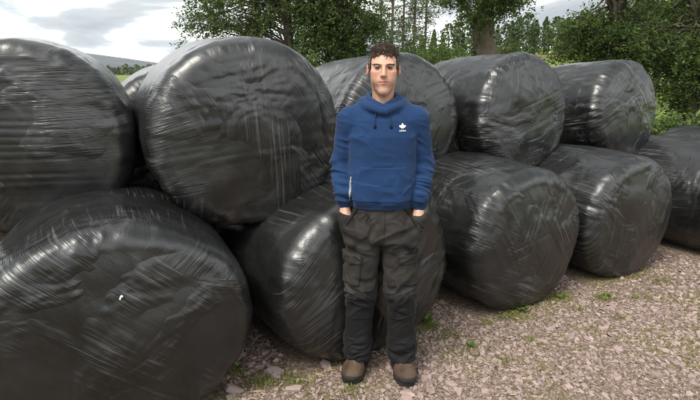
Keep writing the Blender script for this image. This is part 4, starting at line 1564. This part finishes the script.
def euler_mats(r, n, tilt):
    yaw = r.uniform(0, 2 * np.pi, n)
    tx, ty = r.normal(0, tilt, n), r.normal(0, tilt, n)
    cz, sz = np.cos(yaw), np.sin(yaw)
    M = np.zeros((n, 3, 3))
    Z = np.zeros((n, 3, 3))
    Z[:, 0, 0], Z[:, 0, 1], Z[:, 1, 0], Z[:, 1, 1], Z[:, 2, 2] = cz, -sz, sz, cz, 1
    X = np.zeros((n, 3, 3))
    X[:, 0, 0], X[:, 1, 1], X[:, 1, 2], X[:, 2, 1], X[:, 2, 2] = 1, np.cos(tx), -np.sin(tx), np.sin(tx), np.cos(tx)
    Y = np.zeros((n, 3, 3))
    Y[:, 1, 1], Y[:, 0, 0], Y[:, 0, 2], Y[:, 2, 0], Y[:, 2, 2] = 1, np.cos(ty), np.sin(ty), -np.sin(ty), np.cos(ty)
    return X @ Y @ Z, yaw, tx, ty


def moss_amount(x, y):
    P = np.stack([x * 1.3, y * 1.3, np.zeros_like(x) + 4], -1)
    near = np.exp(-np.abs((y - 2.9) - .52 * (x - .0)) / .45)
    return np.clip(fbm(P, 3, 77) * 1.2 + .1 + .35 * near, 0, 1)


def scatter(r, n, box):
    x = r.uniform(box[0], box[1], n)
    y = r.uniform(box[2], box[3], n)
    # nearer than the row of bales, or out to the right of it
    ok = ~inside_bale(x, y, .02) & (y < 3.6 + .52 * x + .6)
    return x[ok], y[ok]


def build_stones():
    r = np.random.default_rng(33)
    kinds = [shard(r) for _ in range(26)]
    meshes = []
    for V, sd_, tp in kinds[:14]:
        me = mesh_np('stone', V, [sd_, tp], False, [M_STONE])
        meshes.append(me)
    # the larger pieces, each its own object
    x, y = scatter(r, 3000, (-1.0, 4.2, 2.15, 4.9))
    w = r.random(len(x)) < np.clip(1.15 - (y - 2.2) * .30, .12, 1) * (1 - .55 * moss_amount(x, y))
    keep, placed = [], []
    for k in np.nonzero(w)[0]:
        s = r.uniform(.024, .039) * (1.5 if r.random() < .10 else 1)
        if abs(x[k] - .165) < .26 and 2.30 < y[k] < 2.72:
            s = min(s, .03)
        if any((x[k] - a) ** 2 + (y[k] - b) ** 2 < (.75 * (s + q)) ** 2 for a, b, q in placed):
            continue
        placed.append((x[k], y[k], s))
        if len(placed) >= 290:
            break
    # a few big flat slabs seen at the foot of the bales
    for px, py, s in ((-.42, 2.52, .085), (-.14, 2.60, .075), (.02, 2.62, .085), (-.62, 2.36, .08), (-.30, 2.36, .065), (.55, 2.40, .06), (.30, 2.33, .06), (.86, 2.62, .055)):
        placed.append((px, py, s))
    zs = ground_h(np.array([p[0] for p in placed]), np.array([p[1] for p in placed]))
    for (px, py, s), z in zip(placed, zs):
        o = link('stone', meshes[int(r.integers(0, 14))], GROUND, loc=(px, py, z + s * .10), rot=(r.normal(0, .19), r.normal(0, .19), r.uniform(0, 6.28)))
        o.scale = (s, s, s * r.uniform(.7, 1.1))
    # everything smaller lies as one layer
    allV, allS, allT, off = [], [], [], 0

    def bulk(n, box, smin_, smax_, tilt, thin):
        nonlocal off
        x, y = scatter(r, n, box)
        k = r.random(len(x)) < 1 - thin * moss_amount(x, y)
        x, y = x[k], y[k]
        z = ground_h(x, y)
        s = smin_ + (smax_ - smin_) * r.random(len(x)) ** 2.2
        M, *_ = euler_mats(r, len(x), tilt)
        kid = r.integers(0, len(kinds), len(x))
        for q, (V, sd_, tp) in enumerate(kinds):
            m = kid == q
            if not m.any():
                continue
            W = np.einsum('nij,vj->nvi', M[m], V) * s[m][:, None, None]
            W += np.stack([x[m], y[m], z[m] + s[m] * .12], -1)[:, None, :]
            nv = len(V)
            o = off + np.arange(m.sum())[:, None, None] * nv
            allV.append(W.reshape(-1, 3))
            allS.append((sd_[None] + o).reshape(-1, 4))
            allT.append((tp[None] + o).reshape(-1, 3))
            off += nv * int(m.sum())
    bulk(27000, (-1.3, 6.0, 1.7, 6.8), .010, .029, .34, .40)
    bulk(26000, (-1.2, 5.6, 1.9, 6.2), .007, .015, .35, .5)
    bulk(12000, (-.9, 2.4, 2.1, 3.6), .005, .010, .4, .4)
    me = mesh_np('gravel', np.concatenate(allV), [np.concatenate(allS), np.concatenate(allT)], False, [M_STONE])
    tag(link('gravel', me, GROUND), kind='stuff')


build_stones()


def blades(r, C, h, spread, width):
    """grass blades: bent three-point ribbons"""
    n = len(C)
    an = r.uniform(0, 2 * np.pi, n)
    D = np.stack([np.cos(an), np.sin(an), np.zeros(n)], -1)
    W = np.stack([-np.sin(an), np.cos(an), np.zeros(n)], -1) * width
    L = (h * r.uniform(.4, 1.2, n))[:, None]
    lean = r.uniform(.15, 1, n)[:, None] * spread
    mid = C + D * L * lean * .4 + np.array([0, 0, 1]) * L * .6
    tip = C + D * L * lean + np.array([0, 0, 1]) * L * (1 - .35 * lean)
    V = np.stack([C - W, C + W, mid + W * .8, mid - W * .8, tip], 1).reshape(-1, 3)
    o = np.arange(n)[:, None] * 5
    return V, np.array([[0, 1, 2, 3]]) + o, np.array([[3, 2, 4]]) + o


L_GRASS = leaf_mat('grass_blade', [(0.09, 0.12, 0.018), (0.17, 0.20, 0.035), (0.25, 0.25, 0.07)], .3, .6)
L_WEED = leaf_mat('weed_leaf', [(0.07, 0.12, 0.022), (0.12, 0.18, 0.04)], .3, .5)


def photo_ground(px, py):
    p = R(PITCH)
    u, v = px - 350, py - 200
    den = 504 * math.sin(p) + v * math.cos(p)
    return EYE * u / den, EYE * (504 * math.cos(p) - v * math.sin(p)) / den


def build_grass():
    r = np.random.default_rng(91)
    C = []
    # patches of short grass and moss: photo position, radius, number
    for px, py, rad, n in ((512, 316, .13, 420), (428, 327, .07, 260), (556, 299, .10, 300), (604, 299, .07, 200), (470, 352, .09, 130), (452, 338, .10, 130), (455, 300, .08, 110), (238, 372, .05, 90), (192, 392, .06, 80),
                           (260, 384, .09, 160), (285, 378, .10, 170), (300, 386, .08, 110), (530, 340, .06, 70), (505, 362, .06, 60), (640, 300, .08, 80), (660, 282, .10, 120), (580, 310, .05, 60), (620, 318, .05, 50), (350, 392, .06, 70)):
        x, y = photo_ground(px, py)
        a = r.normal(size=(n, 2)) * rad * np.array([1, .8]) * .6
        C.append(np.stack([x + a[:, 0], y + a[:, 1]], -1))
    x, y = scatter(r, 9000, (-1.0, 6.0, 2.1, 6.8))
    k = r.random(len(x)) < moss_amount(x, y) ** 2 * .9
    C.append(np.stack([x[k], y[k]], -1))
    S_ = []
    for k, (X, Y, zc, a, b, yaw) in BALES.items():
        if zc > .8 or k[0] == 'K':
            continue
        c, sn = math.cos(R(yaw)), math.sin(R(yaw))
        for q in range(9):
            lx, ly = r.uniform(-a * .8, a * .8), -.50 - abs(r.normal()) * .05
            m = int(r.integers(8, 45))
            p = np.stack([lx + r.normal(size=m) * .035, ly + r.normal(size=m) * .02], -1)
            C.append(np.stack([X + p[:, 0] * c - p[:, 1] * sn, Y + p[:, 0] * sn + p[:, 1] * c], -1))
        p = np.stack([r.uniform(-a, a, 60), -.50 - np.abs(r.normal(size=60)) * .10], -1)
        S_.append(np.stack([X + p[:, 0] * c - p[:, 1] * sn, Y + p[:, 0] * sn + p[:, 1] * c], -1))
    S_ = np.concatenate(S_)
    S3 = np.concatenate([S_, (ground_h(S_[:, 0], S_[:, 1]) + .012)[:, None]], 1)
    polys = []
    for p in S3:
        an, L = r.uniform(0, 6.28), r.uniform(.02, .07)
        d = np.array([math.cos(an), math.sin(an), r.normal() * .15]) * L
        polys.append((np.stack([p - d / 2, p + [0, 0, .004], p + d / 2]), np.full(3, .0011)))
    V, Q = tubes(polys, 4)
    tag(link('straw', mesh_np('straw', V, Q, False, [simple_mat('dry_straw', (.42, .33, .17), .8, .3)])), 'stray dry straw lying along the feet of the bales', 'straw', kind='stuff')
    C = np.concatenate(C)
    C = C[~inside_bale(C[:, 0], C[:, 1], .0)]
    C3 = np.concatenate([C, (ground_h(C[:, 0], C[:, 1]) + .002)[:, None]], 1)
    V, Q, T = blades(r, C3, .032, .9, .0018)
    tag(link('grass', mesh_np('grass', V, [Q, T], False, [L_GRASS])), 'thin short grass and moss between the stones', 'grass', kind='stuff')
    # broad-leaved weeds that can be told apart
    spots = [(428, 322, .05, 'small bright green weed at the foot of the bale behind the man'),
             (520, 312, .06, 'spreading weed in the grass patch below the third bottom bale'),
             (560, 299, .05, 'low weed in front of the gap between third and fourth bottom bales'),
             (606, 297, .04, 'small weed on the gravel below the fourth bottom bale'),
             (238, 368, .035, 'tiny weed against the right foot of the torn front left bale'),
             (556, 271, .05, 'weed tucked between the third and fourth bottom bales'),
             (470, 348, .035, 'small weed on the gravel right of the boots'),
             (622, 270, .03, 'pale weed at the foot of the fourth bottom bale')]
    for px, py, sz, lab in spots:
        x, y = photo_ground(px, py)
        z = float(ground_h(x, y))
        root = link('weed', None, loc=(x, y, z))
        n = int(r.integers(9, 15))
        Vs, Qs = [], []
        for k in range(n):
            an = k * 2.4 + r.normal() * .2
            L = sz * r.uniform(.6, 1.15)
            d = np.array([math.cos(an), math.sin(an), 0])
            w = np.array([-d[1], d[0], 0]) * L * .24
            t = np.linspace(0, 1, 4)
            ctr = d * (t * L)[:, None] + np.array([0, 0, 1]) * (L * r.uniform(.4, 1.1) * np.sin(t * 2.0))[:, None] * .8 + [0, 0, .004]
            ww = np.array([.25, 1, .8, .05])[:, None] * w
            Vs.append(np.concatenate([ctr - ww, ctr + ww]))
            Qs.append(np.array([[i, i + 1, i + 5, i + 4] for i in range(3)]) + k * 8)
        link('leaf_rosette', mesh_np('leaf_rosette', np.concatenate(Vs), np.concatenate(Qs), True, [L_WEED]), root)
        V1, Q1 = tubes([(np.array([[0, 0, -.01], [.002, 0, .01], [0, .002, sz * .7]]), np.array([.003, .002, .001]))], 5)
        link('stem', mesh_np('stem', V1, Q1, True, [L_WEED]), root)
        tag(root, lab, 'weed', 'weeds growing in the gravel')


build_grass()


def build_haze():
    m = bpy.data.materials.new('haze')
    m.use_nodes = True
    nt = m.node_tree
    nt.nodes.clear()
    out = nt.nodes.new('ShaderNodeOutputMaterial')
    v = nt.nodes.new('ShaderNodeVolumePrincipled')
    v.inputs['Color'].default_value = (0.80, 0.88, 1.0, 1)
    v.inputs['Density'].default_value = 0.00013
    nt.links.new(v.outputs[0], out.inputs['Volume'])
    x0, x1, y0, y1, z0, z1 = -3700, 3700, -3700, 3700, -16, 112
    V = np.array([[x, y, z] for x in (x0, x1) for y in (y0, y1) for z in (z0, z1)], float)
    Q = np.array([[0, 1, 3, 2], [4, 6, 7, 5], [0, 4, 5, 1], [2, 3, 7, 6], [0, 2, 6, 4], [1, 5, 7, 3]])
    tag(link('haze', mesh_np('haze', V, Q, False, [m])), kind='stuff', label='thin pale haze over the far field and hill')


build_haze()
